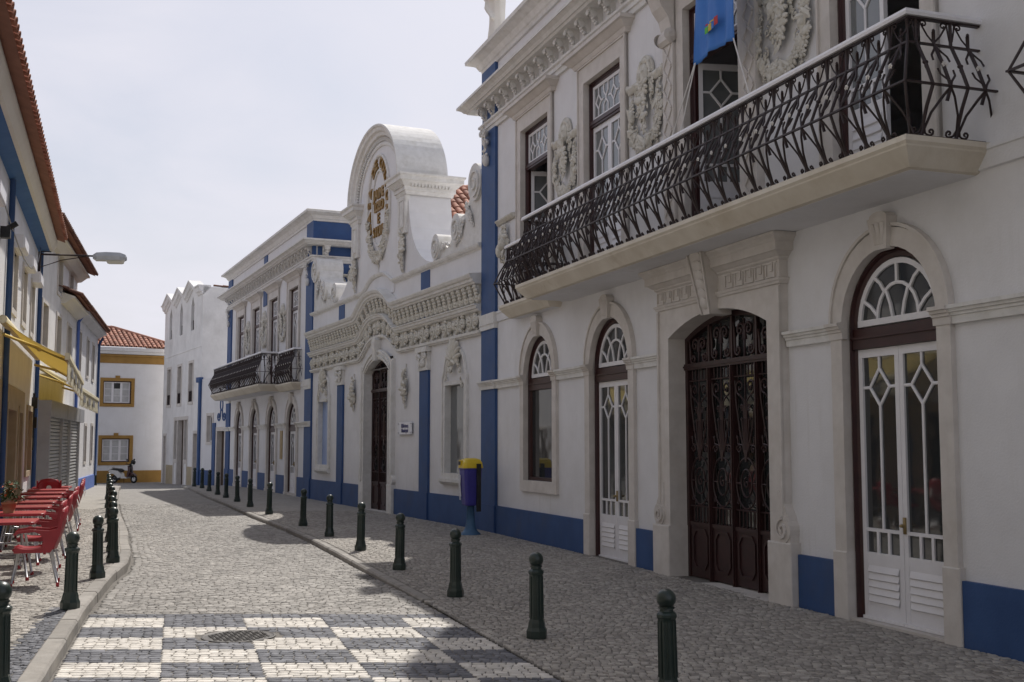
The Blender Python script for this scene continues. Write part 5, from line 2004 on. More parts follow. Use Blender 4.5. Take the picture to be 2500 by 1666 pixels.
# shop front: box with three roller shutters
m = MB()
m.box(-1.25, 7.6, -.42, .0, 2.40, 2.80)
for x in (-1.25, 1.55, 3.6, 6.3):
    m.box(x, x + .16, -.40, .0, .06, 2.40)
m.box(-1.22, 6.4, -.36, .0, .06, .55)
for x in (2.6, 4.6, 6.1):
    m.box(x - .05, x + .05, -.428, -.4, 2.41, 2.79)
sf = m.build('shop_front', 'grey_metal', mid)
for a, b in ((-1.09, 1.55), (1.71, 3.6), (3.76, 6.3)):
    n = 20
    for k in range(n):
        z0 = .56 + 1.84 * k / n
        h_ = 1.84 / n
        m = MB()
        m.prism_x([(-.30, z0 + .004), (-.345, z0 + h_ * .35), (-.33, z0 + h_ * .85), (-.30, z0 + h_ - .003)], a, b)
        m.build('shutter_slat', 'shutter_metal', sf)
m = MB()
m.box(6.8, 7.6, .12, .17, .05, 2.45)
dr = m.build('door', 'grey_metal', mid)
m = MB()
m.box(6.9, 7.5, .105, .12, .9, 2.3)
m.build('pane', 'glass', dr)
m = MB()
m.box(8.0, 8.5, -.18, 0, 1.55, 2.35)
m.build('wall_cabinet', 'grey_metal', mid)

# ---- last house of the row, blue plinth
last = empty('row_house', (L0[0], L0[1], 0), R(90 - LA2))
tag(last, 'small white row house with blue plinth and corner pipe at the left corner', 'house')
m = MB()
lw = [(9.85, .42, 4.18, 5.5, 0), (12.85, .42, 4.18, 5.5, 0), (15.2, .42, 4.18, 5.5, 0)]
lg = [(10.2, .4, 1.1, 2.3, 0), (12.9, .4, 1.1, 2.4, 0), (15.6, .4, 1.1, 2.45, 0)]
wall_band(m, 8.52, 17.3, -.6, 3.2, lg, 0, .2)
wall_band(m, 8.52, 17.3, 3.2, 6.15, lw, 0, .2)
m.quad((17.3, 0, -.6), (17.3, 7, -.6), (17.3, 7, 6.15), (17.3, 0, 6.15))
m.quad((8.52, 0, 6.15), (17.3, 0, 6.15), (17.3, 7, 6.3), (8.52, 7, 6.3))
m.build('wall', 'plaster', last)
m = MB()
m.plan_sweep([(0, -.6), (.03, -.6), (.03, .54), (0, .55)], [(8.52, 0), (17.3, 0), (17.3, 7)])
m.build('plinth', 'light_blue_paint', last)
m = MB()
m.plan_sweep([(0, 5.92), (.05, 5.93), (.22, 6.06), (.30, 6.08), (.30, 6.16), (0, 6.2)], [(8.52, 0), (17.3, 0), (17.3, 7)])
m.build('eaves_cornice', 'plaster', last)
tile_roof(last, 8.5, 17.6, -.42, 6.16, 3.2, 1.2, tiles=False)
rf = last.children[-1]
for i in range(37):
    for j in range(2):
        mesh_obj('roof_tile', TILE_OLD, rf, (8.62 + i * .24, -.44 + .38 * j, 6.17 + .14 * j), (R(20), 0, rnd.uniform(-.03, .03)))
for (cx, hw, zb, zs, _) in lw + lg:
    m = MB()
    surround(m, cx, hw - .03, zb, zs - .03, 0, .10, .03, .16, sill=True)
    wd = m.build('window', 'stone', last)
    m = MB()
    frame_rect(m, cx - hw + .03, cx + hw - .03, zb, zs - .03, .06, .1, .15)
    m.box(cx - .03, cx + .03, .1, .15, zb, zs - .03)
    m.build('sash', 'wood_brown', wd)
    m = MB()
    m.box(cx - hw + .06, cx + hw - .06, .13, .135, zb + .03, zs - .06)
    m.build('pane', 'glass', wd)
for x, z1 in ((8.6, 5.95), (17.22, 5.95)):
    m = MB()
    m.tube([(x, -.06, .5), (x, -.06, z1 - .25), (x + .02, -.2, z1)], .05, 8)
    m.build('drainpipe', 'light_blue_paint' if x < 10 else 'blue_paint', last, True)

# ---- unseen taller house, added to darken the facade opposite; mirrored in its doors
near = empty('shading_house', (L0[0], L0[1], 0), R(90 - LA1))
tag(near, 'tall unseen house added beside the camera to shade the white facade opposite', 'house')
m = MB()
nw = [(-21.5 - 2.6 * k, .55) for k in range(6)]
wall_band(m, -36.5, -19.45, -.3, 3.6, [(x, .8, -.3, 2.5, 0) for x, _ in nw], 0, .2)
wall_band(m, -36.5, -19.45, 3.6, 7.2, [(x, .55, 4.2, 6.3, 0) for x, _ in nw], 0, .2)
wall_band(m, -36.5, -19.45, 7.2, 11.6, [(x, .55, 7.9, 9.9, 0) for x, _ in nw], 0, .2)
for x in (-36.5, -19.45):
    m.quad((x, 0, -.3), (x, 9, -.3), (x, 9, 11.6), (x, 0, 11.6))
m.quad((-36.5, 9, -.3), (-19.45, 9, -.3), (-19.45, 9, 11.6), (-36.5, 9, 11.6))
m.quad((-36.5, 0, 11.6), (-19.45, 0, 11.6), (-19.45, 9, 11.6), (-36.5, 9, 11.6))
m.build('wall', 'plaster_cream', near)
m = MB()
m.prism_x([(0, 11.2), (-.1, 11.22), (-.3, 11.45), (-.3, 11.62), (0, 11.7)], -36.5, -19.45)
m.build('cornice', 'stone', near)
for x, hw in nw:
    for z0, z1, h2 in ((0, 2.5, .8), (4.2, 6.3, .55), (7.9, 9.9, .55)):
        m = MB()
        surround(m, x, h2 - .03, z0, z1 - .03, 0, .12, .03, .16)
        wd = m.build('window' if z0 > 0 else 'door', 'stone', near)
        m = MB()
        m.box(x - h2, x + h2, .12, .13, z0, z1)
        m.build('pane', 'glass', wd)

def rebase(root, dx):
    c, s = math.cos(root.rotation_euler.z), math.sin(root.rotation_euler.z)
    root.location = (root.location.x + dx * c, root.location.y + dx * s, root.location.z)
    for ch in root.children:
        ch.location.x -= dx
rebase(last, 12.9)
rebase(mid, 3.2)
rebase(cafe, -10)
rebase(near, -28)
rebase(house1, 8.8)
rebase(house2, -7.6)

# ================================================================ ground, road, pavements
RB = [(2.04, 4.8), (1.09, 8.16), (.23, 10.83), (-.66, 13.6), (-1.58, 16.31), (-2.49, 19.08), (-3.45, 21.91), (-4.45, 24.66), (-6.03, 28.73), (-7.26, 32.06),
      (-8.3, 34.92), (-9.26, 37.43), (-10.1, 39.65), (-11.15, 42.53), (-12.19, 45.42), (-13.27, 48.22)]
LB = [(-3.37, 7.7), (-4.55, 12.0), (-5.24, 14.7), (-5.7, 16.6), (-6.3, 18.3), (-6.99, 20.2), (-7.75, 22.5), (-8.55, 24.7), (-9.25, 26.6), (-9.98, 28.7), (-10.68, 30.6), (-11.5, 33.0), (-12.3, 35.2)]
KR = [(4.4, -4.0), (1.86, 3.4)] + [(x - .40, y - .14) for x, y in RB[1:]] + [(-14.4, 50.2)]
KL = [(0.2, -4.0), (-1.75, 3.0), (-3.38, 8.4), (-4.47, 12.25), (-5.22, 15.2), (-5.50, 16.6), (-6.0, 18.3), (-6.68, 20.2), (-7.45, 22.5), (-8.25, 24.7), (-8.95, 26.6), (-10.4, 30.6), (-12.0, 35.2), (-15.3, 45.0), (-16.0, 47.4)]
FR = [along(A1, FA, 27), Q0, R0, along(R0, RA, -15.6), G0]
FL = [left_pt(LA1, 36), left_pt(LA1, 2.2), left_pt(LA2, -17.3)]
def xat(poly, y):
    if y <= poly[0][1]: 
        (xa, ya), (xb, yb) = poly[0], poly[1]
        return xa + (xb - xa) * (y - ya) / (yb - ya)
    for (xa, ya), (xb, yb) in zip(poly[:-1], poly[1:]):
        if ya <= y <= yb:
            return xa + (xb - xa) * (y - ya) / (yb - ya)
    (xa, ya), (xb, yb) = poly[-2], poly[-1]
    return xa + (xb - xa) * (y - ya) / (yb - ya)

m = MB()
m.quad((-1500, -1500, -.85), (1500, -1500, -.85), (1500, 1500, -.85), (-1500, 1500, -.85))
tag(m.build('ground', 'earth'), 'flat ground under the town', 'ground', kind='structure')
def strip(name, mat, y0, y1, fl, fr_, fz_, dz, step=1.0, label=None):
    m = MB()
    n = max(1, int((y1 - y0) / step))
    rows = []
    for i in range(n + 1):
        y = y0 + (y1 - y0) * i / n
        rows.append([(fl(y) + (fr_(y) - fl(y)) * k / 4, y, fz_(y) + dz) for k in range(5)])
    m.loft(rows, False, False, False)
    o = m.build(name, mat)
    tag(o, kind='structure')
    return o
NEAR = 35.0
NEARW = 30.0
road = strip('road', 'joint_sand', -4, NEAR, lambda y: xat(KL, y) - .05, lambda y: xat(KR, y) + .05, z_road, -.0085)
road2 = strip('road', 'far_road', NEAR, 46, lambda y: xat(KL, y) - .05, lambda y: xat(KR, y) + .05, z_road, -.002)
road3 = strip('road', 'far_road', 46, 75, lambda y: -45, lambda y: xat(FR, y) + 3.5 if y > 52 else xat(KR, y) + .05, z_road, -.003)
walk_r = strip('pavement', 'joint_sand', -4, NEARW, lambda y: xat(KR, y) + (.05 if y > 13.4 else .0), lambda y: xat(FR, y) + .3, z_right, -.008)
walk_r2 = strip('pavement', 'far_walk', NEARW, 51.0, lambda y: xat(KR, y) + .13, lambda y: xat(FR, y) + .3, z_right, -.001)
walk_l = strip('pavement', 'joint_sand', -4, NEARW, lambda y: xat(FL, y) - .3, lambda y: xat(KL, y) - .14, z_left, -.008)
walk_l2 = strip('pavement', 'far_walk', NEARW, 47.3, lambda y: xat(FL, y) - .3, lambda y: xat(KL, y) - .15, z_left, -.001)

# ---- stones
rs = np.random.RandomState(5)
PAT_Y0 = 12.45
def road_kind(x, y):
    if y > PAT_Y0:
        return 'road'
    if y > 12.16:
        return 'dark'
    r = int(math.floor((12.16 - y) / .612))
    xs_ = x + .292 * y
    c = int(math.floor((xs_ + .078) / .82))
    return 'white' if (r + c) % 2 == 1 else 'dark'
def left_kind(x, y):
    if y < 12.1 and x > -4.62 - .257 * (y - 11.5):
        return 'dark'
    return 'walk'
MH = (-2.58, 11.03, .36)
GR = (-1.78, 15.9)
def lay(fl, fr_, y0, y1, sx, sy, fz_, kind, wob):
    out = []
    y = y0
    row = 0
    while y < y1:
        xl, xr = fl(y), fr_(y)
        x = xl + rs.uniform(0, sx * .5)
        while x < xr - sx * .3:
            w = sx * rs.uniform(.78, 1.28)
            if x + w > xr:
                w = xr - x
            cx = x + w / 2
            cy = y + sy / 2 + wob * math.sin(cx * 1.9 + y * .55) + wob * .5 * math.sin(cx * 4.3 - y * 1.7)
            x += w
            if (cx - MH[0]) ** 2 + (cy - MH[1]) ** 2 < MH[2] ** 2 and fz_ is z_road:
                continue
            if fz_ is z_road and abs(cx - GR[0]) < .32 and abs(cy - GR[1]) < .26:
                continue
            px, py = project(cx, cy, 0)
            if not (-90 < px < 2590 and py < 1760):
                continue
            out.append((cx, cy, w / 2 - .0035, sy / 2 - .0035 + rs.uniform(-.002, .002), fz_(cy) + rs.uniform(-.003, .003), kind(cx, cy)))
        y += sy
        row += 1
    return out
_bx = [(-.5, -.5), (.5, -.5), (.5, .5), (-.5, .5)]
def stone_arrays(st):
    n = len(st)
    c = np.array([[s[0], s[1], s[4]] for s in st])
    h = np.array([[s[2], s[3]] for s in st])
    sg = np.array([(-1, -1), (1, -1), (1, 1), (-1, 1)], float)
    base = sg[None] * h[:, None]
    base = base * (1 + rs.uniform(-.10, .04, (n, 4, 1))) + rs.uniform(-.006, .006, (n, 4, 2))
    tilt = rs.uniform(-.035, .035, (n, 2))
    V = np.zeros((n, 12, 3))
    for r, (k, dz) in enumerate(((1.0, -.03), (.99, -.0055), (.90, 0.0))):
        V[:, r * 4:r * 4 + 4, :2] = base * k + c[:, None, :2]
        V[:, r * 4:r * 4 + 4, 2] = c[:, None, 2] + dz + (base * k * tilt[:, None]).sum(-1)
    fq = []
    for r in (0, 1):
        for k in range(4):
            fq.append((r * 4 + k, r * 4 + (k + 1) % 4, r * 4 + 4 + (k + 1) % 4, r * 4 + 4 + k))
    fq.append((8, 9, 10, 11))
    fq = np.array(fq)
    Fc = (fq[None] + (np.arange(n) * 12)[:, None, None]).reshape(-1, 4)
    return V.reshape(-1, 3), Fc
def quads_mesh(name, V, Fc, tint=None):
    me = bpy.data.meshes.new(name)
    me.vertices.add(len(V))
    me.vertices.foreach_set('co', V.astype(np.float32).ravel())
    me.loops.add(Fc.size)
    me.loops.foreach_set('vertex_index', Fc.astype(np.int32).ravel())
    me.polygons.add(len(Fc))
    me.polygons.foreach_set('loop_start', (np.arange(len(Fc)) * 4).astype(np.int32))
    me.update(calc_edges=True)
    if tint is not None:
        a = me.attributes.new('tint', 'FLOAT', 'POINT')
        a.data.foreach_set('value', tint.astype(np.float32))
    me.validate()
    return me
_var = {}
def stone_variant(kind, k):
    if (kind, k) not in _var:
        V, Fc = stone_arrays([(0, 0, .05, .05, 0, kind)])
        me = quads_mesh('cobble', V, Fc)
        me.materials.append(MATS['cobble_one_' + kind])
        _var[(kind, k)] = me
    return _var[(kind, k)]
def pave(parent, st, label):
    """the 300 stones that show largest as single objects, the rest joined by stone colour"""
    def size(s):
        px, py = project(s[0], s[1], s[4])
        if not (0 < px < 2500 and py < 1666):
            return 0
        return s[2] * s[3] / (s[1] ** 3)
    order = sorted(range(len(st)), key=lambda i: -size(st[i]))
    big = order[:300]
    rest = [st[i] for i in order[300:]]
    for i in big:
        s = st[i]
        mesh_obj('cobble', stone_variant(s[5], int(rs.randint(6))), parent, (s[0], s[1], s[4]), (0, 0, float(rs.choice((0, PI)))), (s[2] / .05, s[3] / .05, 1))
    for kind in sorted(set(s[5] for s in rest)):
        sub = [s for s in rest if s[5] == kind]
        V, Fc = stone_arrays(sub)
        P = np.array([[s[0], s[1]] for s in sub])
        wear = (np.sin(P[:, 0] * 1.7 + .6 * np.sin(P[:, 1] * .9)) + np.sin(P[:, 1] * .8 + 1.3 * P[:, 0]) + .8 * np.sin(2.9 * P[:, 0] - 1.6 * P[:, 1])) / 2.8
        t = np.repeat(np.clip(rs.uniform(0, 1, len(sub)) * .75 + .125 + .16 * wear, 0, 1), 12)
        me = quads_mesh('cobbles', V, Fc, t)
        me.materials.append(MATS['cobble_' + kind])
        o = mesh_obj('cobbles', me, parent)
        tag(o, {'white': 'pale limestone setts of the chequered crossing', 'dark': 'dark basalt setts of the chequered crossing', 'road': 'grey setts of the roadway', 'walk': 'small pale setts of the pavement'}[kind], kind='stuff')
def lay_pattern():
    """chequered crossing: rows of stones cut to the blocks of the pattern"""
    out = []
    sy = .612 / 7
    ty = 12.16 + 3 * sy
    r = 0
    while ty > 6.2:
        y = ty - sy / 2
        ty -= sy
        xl, xr = xat(KL, y) + .02, xat(KR, y) - .002
        ks = [xl] + [x for x in [(c * .82 - .078 - .292 * y) for c in range(-12, 20)] if xl + .02 < x < xr - .02] + [xr]
        for a, b in zip(ks[:-1], ks[1:]):
            n = max(1, round((b - a) / .098))
            cuts = [a] + sorted(a + (b - a) * (i + rs.uniform(-.24, .24)) / n for i in range(1, n)) + [b]
            kd = road_kind((a + b) / 2, y)
            for p, q in zip(cuts[:-1], cuts[1:]):
                cx = (p + q) / 2
                if (cx - MH[0]) ** 2 + (y - MH[1]) ** 2 < (MH[2] + .01) ** 2:
                    continue
                px, py = project(cx, y, 0)
                if -90 < px < 2590 and py < 1760:
                    out.append((cx, y, (q - p) / 2 - .004, sy / 2 - .004 + rs.uniform(-.003, .002), z_road(y) + rs.uniform(-.002, .002), kd))
    return out
pave(road, lay_pattern() + lay(lambda y: xat(KL, y) + .03, lambda y: xat(KR, y) - .004, PAT_Y0 - .02, NEAR, .096, .088, z_road, lambda x, y: 'road', .03), 'road')
pave(walk_r, lay(lambda y: xat(KR, y) + (.135 if y > 13.4 else .002), lambda y: xat(FR, y) - .08, 6.2, NEARW, .074, .070, z_right, lambda x, y: 'walk', .03), 'walk')
pave(walk_l, lay(lambda y: xat(FL, y) + .05, lambda y: xat(KL, y) - .175, 6.2, NEARW, .072, .068, z_left, left_kind, .02), 'walk')

# ---- kerbs
def kerb(poly, w, fz_, y0, y1, side, ht, label):
    """row of kerb stones along poly; side = +1 stones lie to the right of the line"""
    m = MB()
    ys = np.linspace(y0, y1, 50)
    m.loft([[(xat(poly, y) + side * .02, y, fz_(y) - .3), (xat(poly, y) + side * (w - .02), y, fz_(y) - .3), (xat(poly, y) + side * (w - .02), y, fz_(y) - .03), (xat(poly, y) + side * .02, y, fz_(y) - .03)] for y in ys])
    k = m.build('kerb', 'joint_sand')
    tag(k, kind='structure')
    y = y0
    while y < y1:
        L = rnd.uniform(.8, 1.15)
        ya, yb = y, min(y + L - .012, y1)
        n = 4
        rings = []
        for i in range(n + 1):
            yy = ya + (yb - ya) * i / n
            x = xat(poly, yy)
            z = fz_(yy) + .003 + rnd.uniform(-.003, .003)
            j = rnd.uniform(-.004, .004)
            pr = [(x + j, z - ht), (x + j, z - .022), (x + side * .02 + j, z), (x + side * (w - .012), z + .001), (x + side * w, z - .01), (x + side * w, z - ht)]
            rings.append([(a, yy, b) for a, b in pr])
        MB().loft(rings).build('kerb_stone', 'kerb_stone', k)
        y += L
kerb(KL, .17, z_left, -3.5, 46.5, -1, .26, 'left')
kerb(KR, .13, z_right, 13.4, 49.8, 1, .22, 'right')

# ================================================================ street furniture
def make_bollard():
    r = empty('bollard')
    m = MB()
    m.lathe([(.095, 0), (.098, .012), (.098, .07), (.092, .082), (.084, .10), (.078, .14), (.070, .165), (.068, .17)], 8)
    m.build('base', 'bollard_green', r)
    m = MB()
    m.lathe([(.067, .165), (.064, .30), (.062, .56), (.066, .58), (.075, .595), (.075, .612), (.066, .622), (.052, .632), (.048, .65)], 8)
    for k in range(8):
        a = PI / 8 + 2 * PI * k / 8
        m.tube([(.064 * math.cos(a), .064 * math.sin(a), .18), (.060 * math.cos(a), .060 * math.sin(a), .57)], .005, 4)
    m.build('post', 'bollard_green', r)
    m = MB()
    m.lathe([(.05, .645), (.06, .655), (.05, .667)], 16)
    m.ell((0, 0, .718), (.069, .069, .070), None, 2)
    m.build('ball', 'bollard_green', r, True)
    return r
bol = make_bollard()
ORD = ['nearest', 'second', 'third', 'fourth', 'fifth', 'sixth', 'seventh', 'eighth', 'ninth', 'tenth', 'eleventh', 'twelfth', 'thirteenth', 'fourteenth', 'fifteenth', 'sixteenth']
first = True
for row, pts, fz_, nm in ((0, RB, z_right, 'right-hand pavement'), (1, LB, z_left, 'left-hand cafe pavement')):
    for i, (x, y) in enumerate(pts):
        o = bol if first else copy_tree(bol)
        first = False
        o.location = (x, y, fz_(y) + .0)
        o.rotation_euler = (rnd.uniform(-.02, .02), rnd.uniform(-.02, .02), rnd.uniform(0, PI))
        far = i == len(pts) - 1
        lab = ('farthest' if far else ORD[i] + ('' if i == 0 else ' nearest')) + ' dark green ball-topped bollard on the ' + nm
        tag(o, lab, 'bollard', 'bollards along the right-hand pavement' if row == 0 else 'bollards along the cafe pavement')
# bollard standing beyond the left corner
o = copy_tree(bol)
o.location = (-18.6, 51.5, z_road(51.5))
tag(o, 'lone dark bollard beside the corner of the far left house', 'bollard')

# litter bin
bn = empty('litter_bin', (-.80, 22.35, z_right(22.3)), -R(90 + FA))
tag(bn, 'blue litter bin with yellow lid on a post by the blue corner strip', 'litter bin')
m = MB()
m.lathe([(.20, 0), (.20, .02), (.15, .06), (.11, .12), (.085, .25), (.075, .55)], 12)
m.build('foot', 'steel_blue', bn, True)
m = MB()
m.box(.20, .26, .05, .13, .45, 1.36)
m.build('post', 'black_plastic', bn)
def rrect(wx, wy, r, n=4):
    out = []
    for cx, cy, a0 in ((wx - r, wy - r, 0), (-wx + r, wy - r, PI / 2), (-wx + r, -wy + r, PI), (wx - r, -wy + r, 3 * PI / 2)):
        for i in range(n + 1):
            a = a0 + PI / 2 * i / n
            out.append((cx + r * math.cos(a), cy + r * math.sin(a)))
    return out
m = MB()
m.loft([[(x, y, z) for x, y in rrect(wx, wy, .06)] for z, wx, wy in ((.56, .155, .13), (.58, .165, .14), (1.0, .195, .17), (1.24, .205, .18), (1.25, .215, .19), (1.28, .215, .19))])
m.build('body', 'bin_blue', bn)
m = MB()
m.loft([[(x, y, z) for x, y in rrect(wx, wy, .06)] for z, wx, wy in ((1.275, .222, .197), (1.30, .222, .197), (1.38, .205, .185), (1.44, .17, .15), (1.465, .10, .09))])
m.build('lid', 'bin_yellow', bn)
m = MB()
m.box(-.235, -.10, -.16, .16, 1.315, 1.43)
m.box(-.13, .02, -.207, -.10, 1.32, 1.42)
m.build('mouth', 'bin_yellow', bn)
m = MB()
m.box(-.115, .005, -.212, -.2, 1.335, 1.405)
m.box(-.24, -.23, -.13, .13, 1.335, 1.41)
m.build('slot', 'black_plastic', bn)
m = MB()
m.raw([(-.20, -.1875, 1.14), (-.04, -.1875, 1.14), (-.08, -.184, .95), (-.10, -.172, .66), (-.17, -.172, .66), (-.192, -.184, .95)], [(0, 1, 2, 3, 4, 5)])
m.build('sticker', 'sticker', bn)

# wall sign by the hall door
sg = empty('wall_sign', (QC[0], QC[1], 0), -R(90 + QA))
m = MB()
m.box(1.78, 2.82, -.055, -.045, 1.97, 2.27)
m.build('panel', 'acrylic', sg)
m = MB()
for x in (1.83, 2.77):
    for z in (2.01, 2.23):
        m.add(MB().prism([(x + .018 * math.cos(a), z + .018 * math.sin(a)) for a in [2 * PI * i / 10 for i in range(10)]], -.07, .0))
m.build('spacer', 'alu', sg)
for t, z in (('Biblioteca', 2.175), ('Municipal', 2.06)):
    letter(t, .135, (2.30, -.058, z), 0, sg, 'ink_blue', .002, .004).name = 'lettering'
tag(sg, 'small acrylic sign on steel studs right of the hall doorway', 'sign')
rebase(sg, 2.3)

# banner
bz = empty('banner', (A1[0], A1[1], 0), -R(90 + FA))
m = MB()
rows = []
for j in range(27):
    t = j / 26
    row = []
    for i in range(19):
        s = i / 18
        x = 9.26 + .95 * s + .02 * math.sin(t * 4) * (1 - t)
        pinch = math.exp(-((s) / .12) ** 2) + math.exp(-((1 - s) / .12) ** 2)
        z = 8.1 - 1.70 * t + .05 * (s * (1 - s) * 4) * t ** 8
        fold = .030 * math.sin(s * 13 + t * 2.5) * (.4 + .4 * t) + .014 * math.sin(s * 29 - t * 4) * t
        row.append((x, -.50 - fold - .05 * t, z))
    rows.append(row)
m.loft(rows, False, False, False)
cl = m.build('cloth', 'banner_blue', bz, True)
sol = cl.modifiers.new('thickness', 'SOLIDIFY')
sol.thickness = .004
for k, (mt, x, z, w, h) in enumerate((('logo_green', 9.50, 6.735, .075, .08), ('logo_yellow', 9.585, 6.745, .07, .085), ('banner_blue', 9.66, 6.75, .05, .06), ('logo_red', 9.725, 6.77, .085, .10), ('logo_red', 9.52, 6.83, .05, .02), ('logo_yellow', 9.62, 6.84, .10, .015))):
    m = MB()
    m.box(x + .1, x + .1 + w, -.600, -.596, z - .06, z - .06 + h)
    m.build('logo', mt, bz)
m = MB()
m.tube([(9.10, -.02, 8.11), (9.1, -.5, 8.11), (10.25, -.5, 8.11)], .02, 6)
m.build('pole', 'white_paint', bz)
for a, b in (((9.27, -.56, 6.43), (9.10, -.80, 5.53)), ((9.28, -.56, 6.43), (9.33, -.80, 5.53)), ((10.2, -.56, 6.43), (10.92, -.80, 5.53))):
    m = MB()
    m.tube([a, b], .009, 5)
    m.build('cord', 'white_mark', bz)
tag(bz, 'blue fabric banner with small coloured logos hanging over the iron balcony', 'banner')
rebase(bz, 9.6)

# roof statue
st = MB()
rings = []
for j in range(30):
    t = j / 29
    z = 1.32 * t
    r = .24 - .07 * t - .03 * math.sin(t * 5) + .05 * math.exp(-((t - .97) / .1) ** 2)
    rings.append([((r * (1 + .09 * math.sin(7 * a + 3 * t) * (1 - .5 * t))) * math.cos(a) * 1.08 + .04 * math.sin(t * 4), r * (1 + .07 * math.sin(5 * a - 4 * t)) * math.sin(a) * .85, z) for a in [2 * PI * k / 28 for k in range(28)]])
st.loft(rings)
st.ell((0, 0, 1.32), (.23, .15, .12), None, 2)
st.tube([(0, 0, 1.38), (0, -.01, 1.52)], .06, 10)
st.ell((0, -.02, 1.62), (.095, .11, .13), None, 2)
st.tube([(-.22, 0, 1.35), (-.29, -.06, 1.12), (-.14, -.2, .98), (.02, -.22, 1.02)], [.075, .065, .055, .04], 8)
st.tube([(.22, 0, 1.35), (.30, -.03, 1.1), (.20, -.18, .92), (.05, -.22, .95)], [.075, .065, .055, .04], 8)
st.tube([(-.24, -.1, 1.2), (-.05, -.2, .75), (.2, -.17, .45)], [.05, .06, .03], 8)
st.lathe([(.27, -.06), (.27, .0), (.25, .02)], 12)
sx_, sy_ = along(A1, FA, -.28, -.05)
so = st.build('statue', 'marble_figure', None, True, (sx_, sy_, 9.96), -R(90 + FA))
rm = so.modifiers.new('join', 'REMESH')
rm.mode = 'VOXEL'
rm.voxel_size = .028
rm.use_smooth_shade = True
tag(so, 'pale stone statue of a draped figure on the parapet corner', 'statue')

# street lamp on the cafe wall
lx, ly = left_pt(LA1, 2.54)
lp = empty('street_lamp', (lx, ly, 0), R(90 - LA1))
m = MB()
m.tube([(0, -.03, 5.72), (0, -.03, 6.26)], .035, 8)
m.build('wall_bracket', 'iron', lp, True)
m = MB()
m.tube([(0, -.03, 6.17), (0, -1.30, 6.19)], .022, 8)
m.tube([(0, -.03, 5.86), (0, -.5, 6.05), (0, -1.05, 6.17)], .012, 6)
m.tube([(0, -.03, 6.24), (0, -.28, 6.24)], .012, 6)
m.build('arm', 'iron', lp, True)
m = MB()
rings = []
for yy, w, h0, h1 in ((-1.20, .05, 6.13, 6.22), (-1.28, .10, 6.08, 6.27), (-1.5, .13, 6.09, 6.29), (-1.8, .13, 6.10, 6.29), (-1.93, .10, 6.11, 6.25), (-1.97, .04, 6.13, 6.19)):
    rings.append([(-w, yy, h0), (w, yy, h0), (w, yy, (h0 + h1) / 2), (w * .7, yy, h1), (-w * .7, yy, h1), (-w, yy, (h0 + h1) / 2)])
m.loft(rings)
m.build('head', 'lamp_grey', lp)
m = MB()
m.loft([[(-.11, -1.5, 6.10), (.11, -1.5, 6.10), (.11, -1.92, 6.11), (-.11, -1.92, 6.11)], [(-.09, -1.53, 6.04), (.09, -1.53, 6.04), (.09, -1.90, 6.05), (-.09, -1.90, 6.05)], [(-.05, -1.58, 6.02), (.05, -1.58, 6.02), (.05, -1.86, 6.03), (-.05, -1.86, 6.03)]])
m.build('lens', 'lamp_glass', lp)
tag(lp, 'grey street lamp on a long wall arm over the left pavement', 'street lamp')

# awnings
def awning(x0, x1, out, zf, zw, ang, label, origin=L0):
    r = empty('awning', (origin[0], origin[1], 0), R(90 - ang))
    n = 8
    m = MB()
    rows = []
    for i in range(n + 1):
        t = i / n
        rows.append([(x0 + (x1 - x0) * k / 10, -.06 - (out - .06) * t, zw + (zf - zw) * t - .05 * math.sin(PI * t)) for k in range(11)])
    m.loft(rows, False, False, False)
    c = m.build('fabric', 'awning_cloth', r, True)
    s_ = c.modifiers.new('thickness', 'SOLIDIFY')
    s_.thickness = .006
    m = MB()
    m.cbox(x0, x1, -out - .06, -out + .02, zf - .05, zf + .06, .02)
    m.build('front_bar', 'awning_cream', r)
    m = MB()
    k = int((x1 - x0) / .16)
    top, bot = [], []
    for i in range(k * 4 + 1):
        x = x0 + (x1 - x0) * i / (k * 4)
        w = .02 * math.sin(i * .35)
        d = .05 * abs(math.sin(PI * i / 4))
        top.append((x, -out - .03 + w * .2, zf - .04))
        bot.append((x, -out - .035 + w, zf - .36 - d))
    m.loft([top, bot], False, False, False)
    va = m.build('valance', 'valance_cloth', r)
    s_ = va.modifiers.new('thickness', 'SOLIDIFY')
    s_.thickness = .004
    for i in range(int((x1 - x0) / 1.9)):
        m = MB()
        xx = x0 + .7 + i * 1.9
        for q in range(4):
            m.box(xx + q * .22, xx + q * .22 + .15, -out - .068, -out - .06, zf - .29, zf - .12)
        m.build('print', 'print_grey', va)
    for x in (x0 + .5, x1 - .5):
        s2 = 1 if x < (x0 + x1) / 2 else -1
        m = MB()
        m.tube([(x, -.08, zw - .22), (x + s2 * .75, -.55 * out, zw - .38), (x + s2 * .1, -out + .02, zf - .02)], .028, 6)
        m.ell((x + s2 * .75, -.55 * out, zw - .38), (.05, .05, .05), None, 1)
        m.build('folding_arm', 'awning_yellow', r, True)
    m = MB()
    m.tube([(x0, -.10, zw - .02), (x1, -.10, zw - .02)], .07, 8)
    m.build('roller', 'awning_cream', r, True)
    tag(r, label, 'awning', 'yellow cafe awnings')
    rebase(r, (x0 + x1) / 2)
    return r
awning(-11.75, -3.1, 1.05, 3.13, 3.72, LA1, 'nearer yellow awning with printed scalloped valance over the cafe tables')
awning(-1.9, 5.6, 1.05, 3.05, 3.62, LA2 - 1.2, 'farther yellow awning over the grey roller shutters')
awning(-35.5, -28.5, 1.25, 3.05, 3.6, LA1, 'large yellow cafe awning beside the camera, mirrored in the white doors')

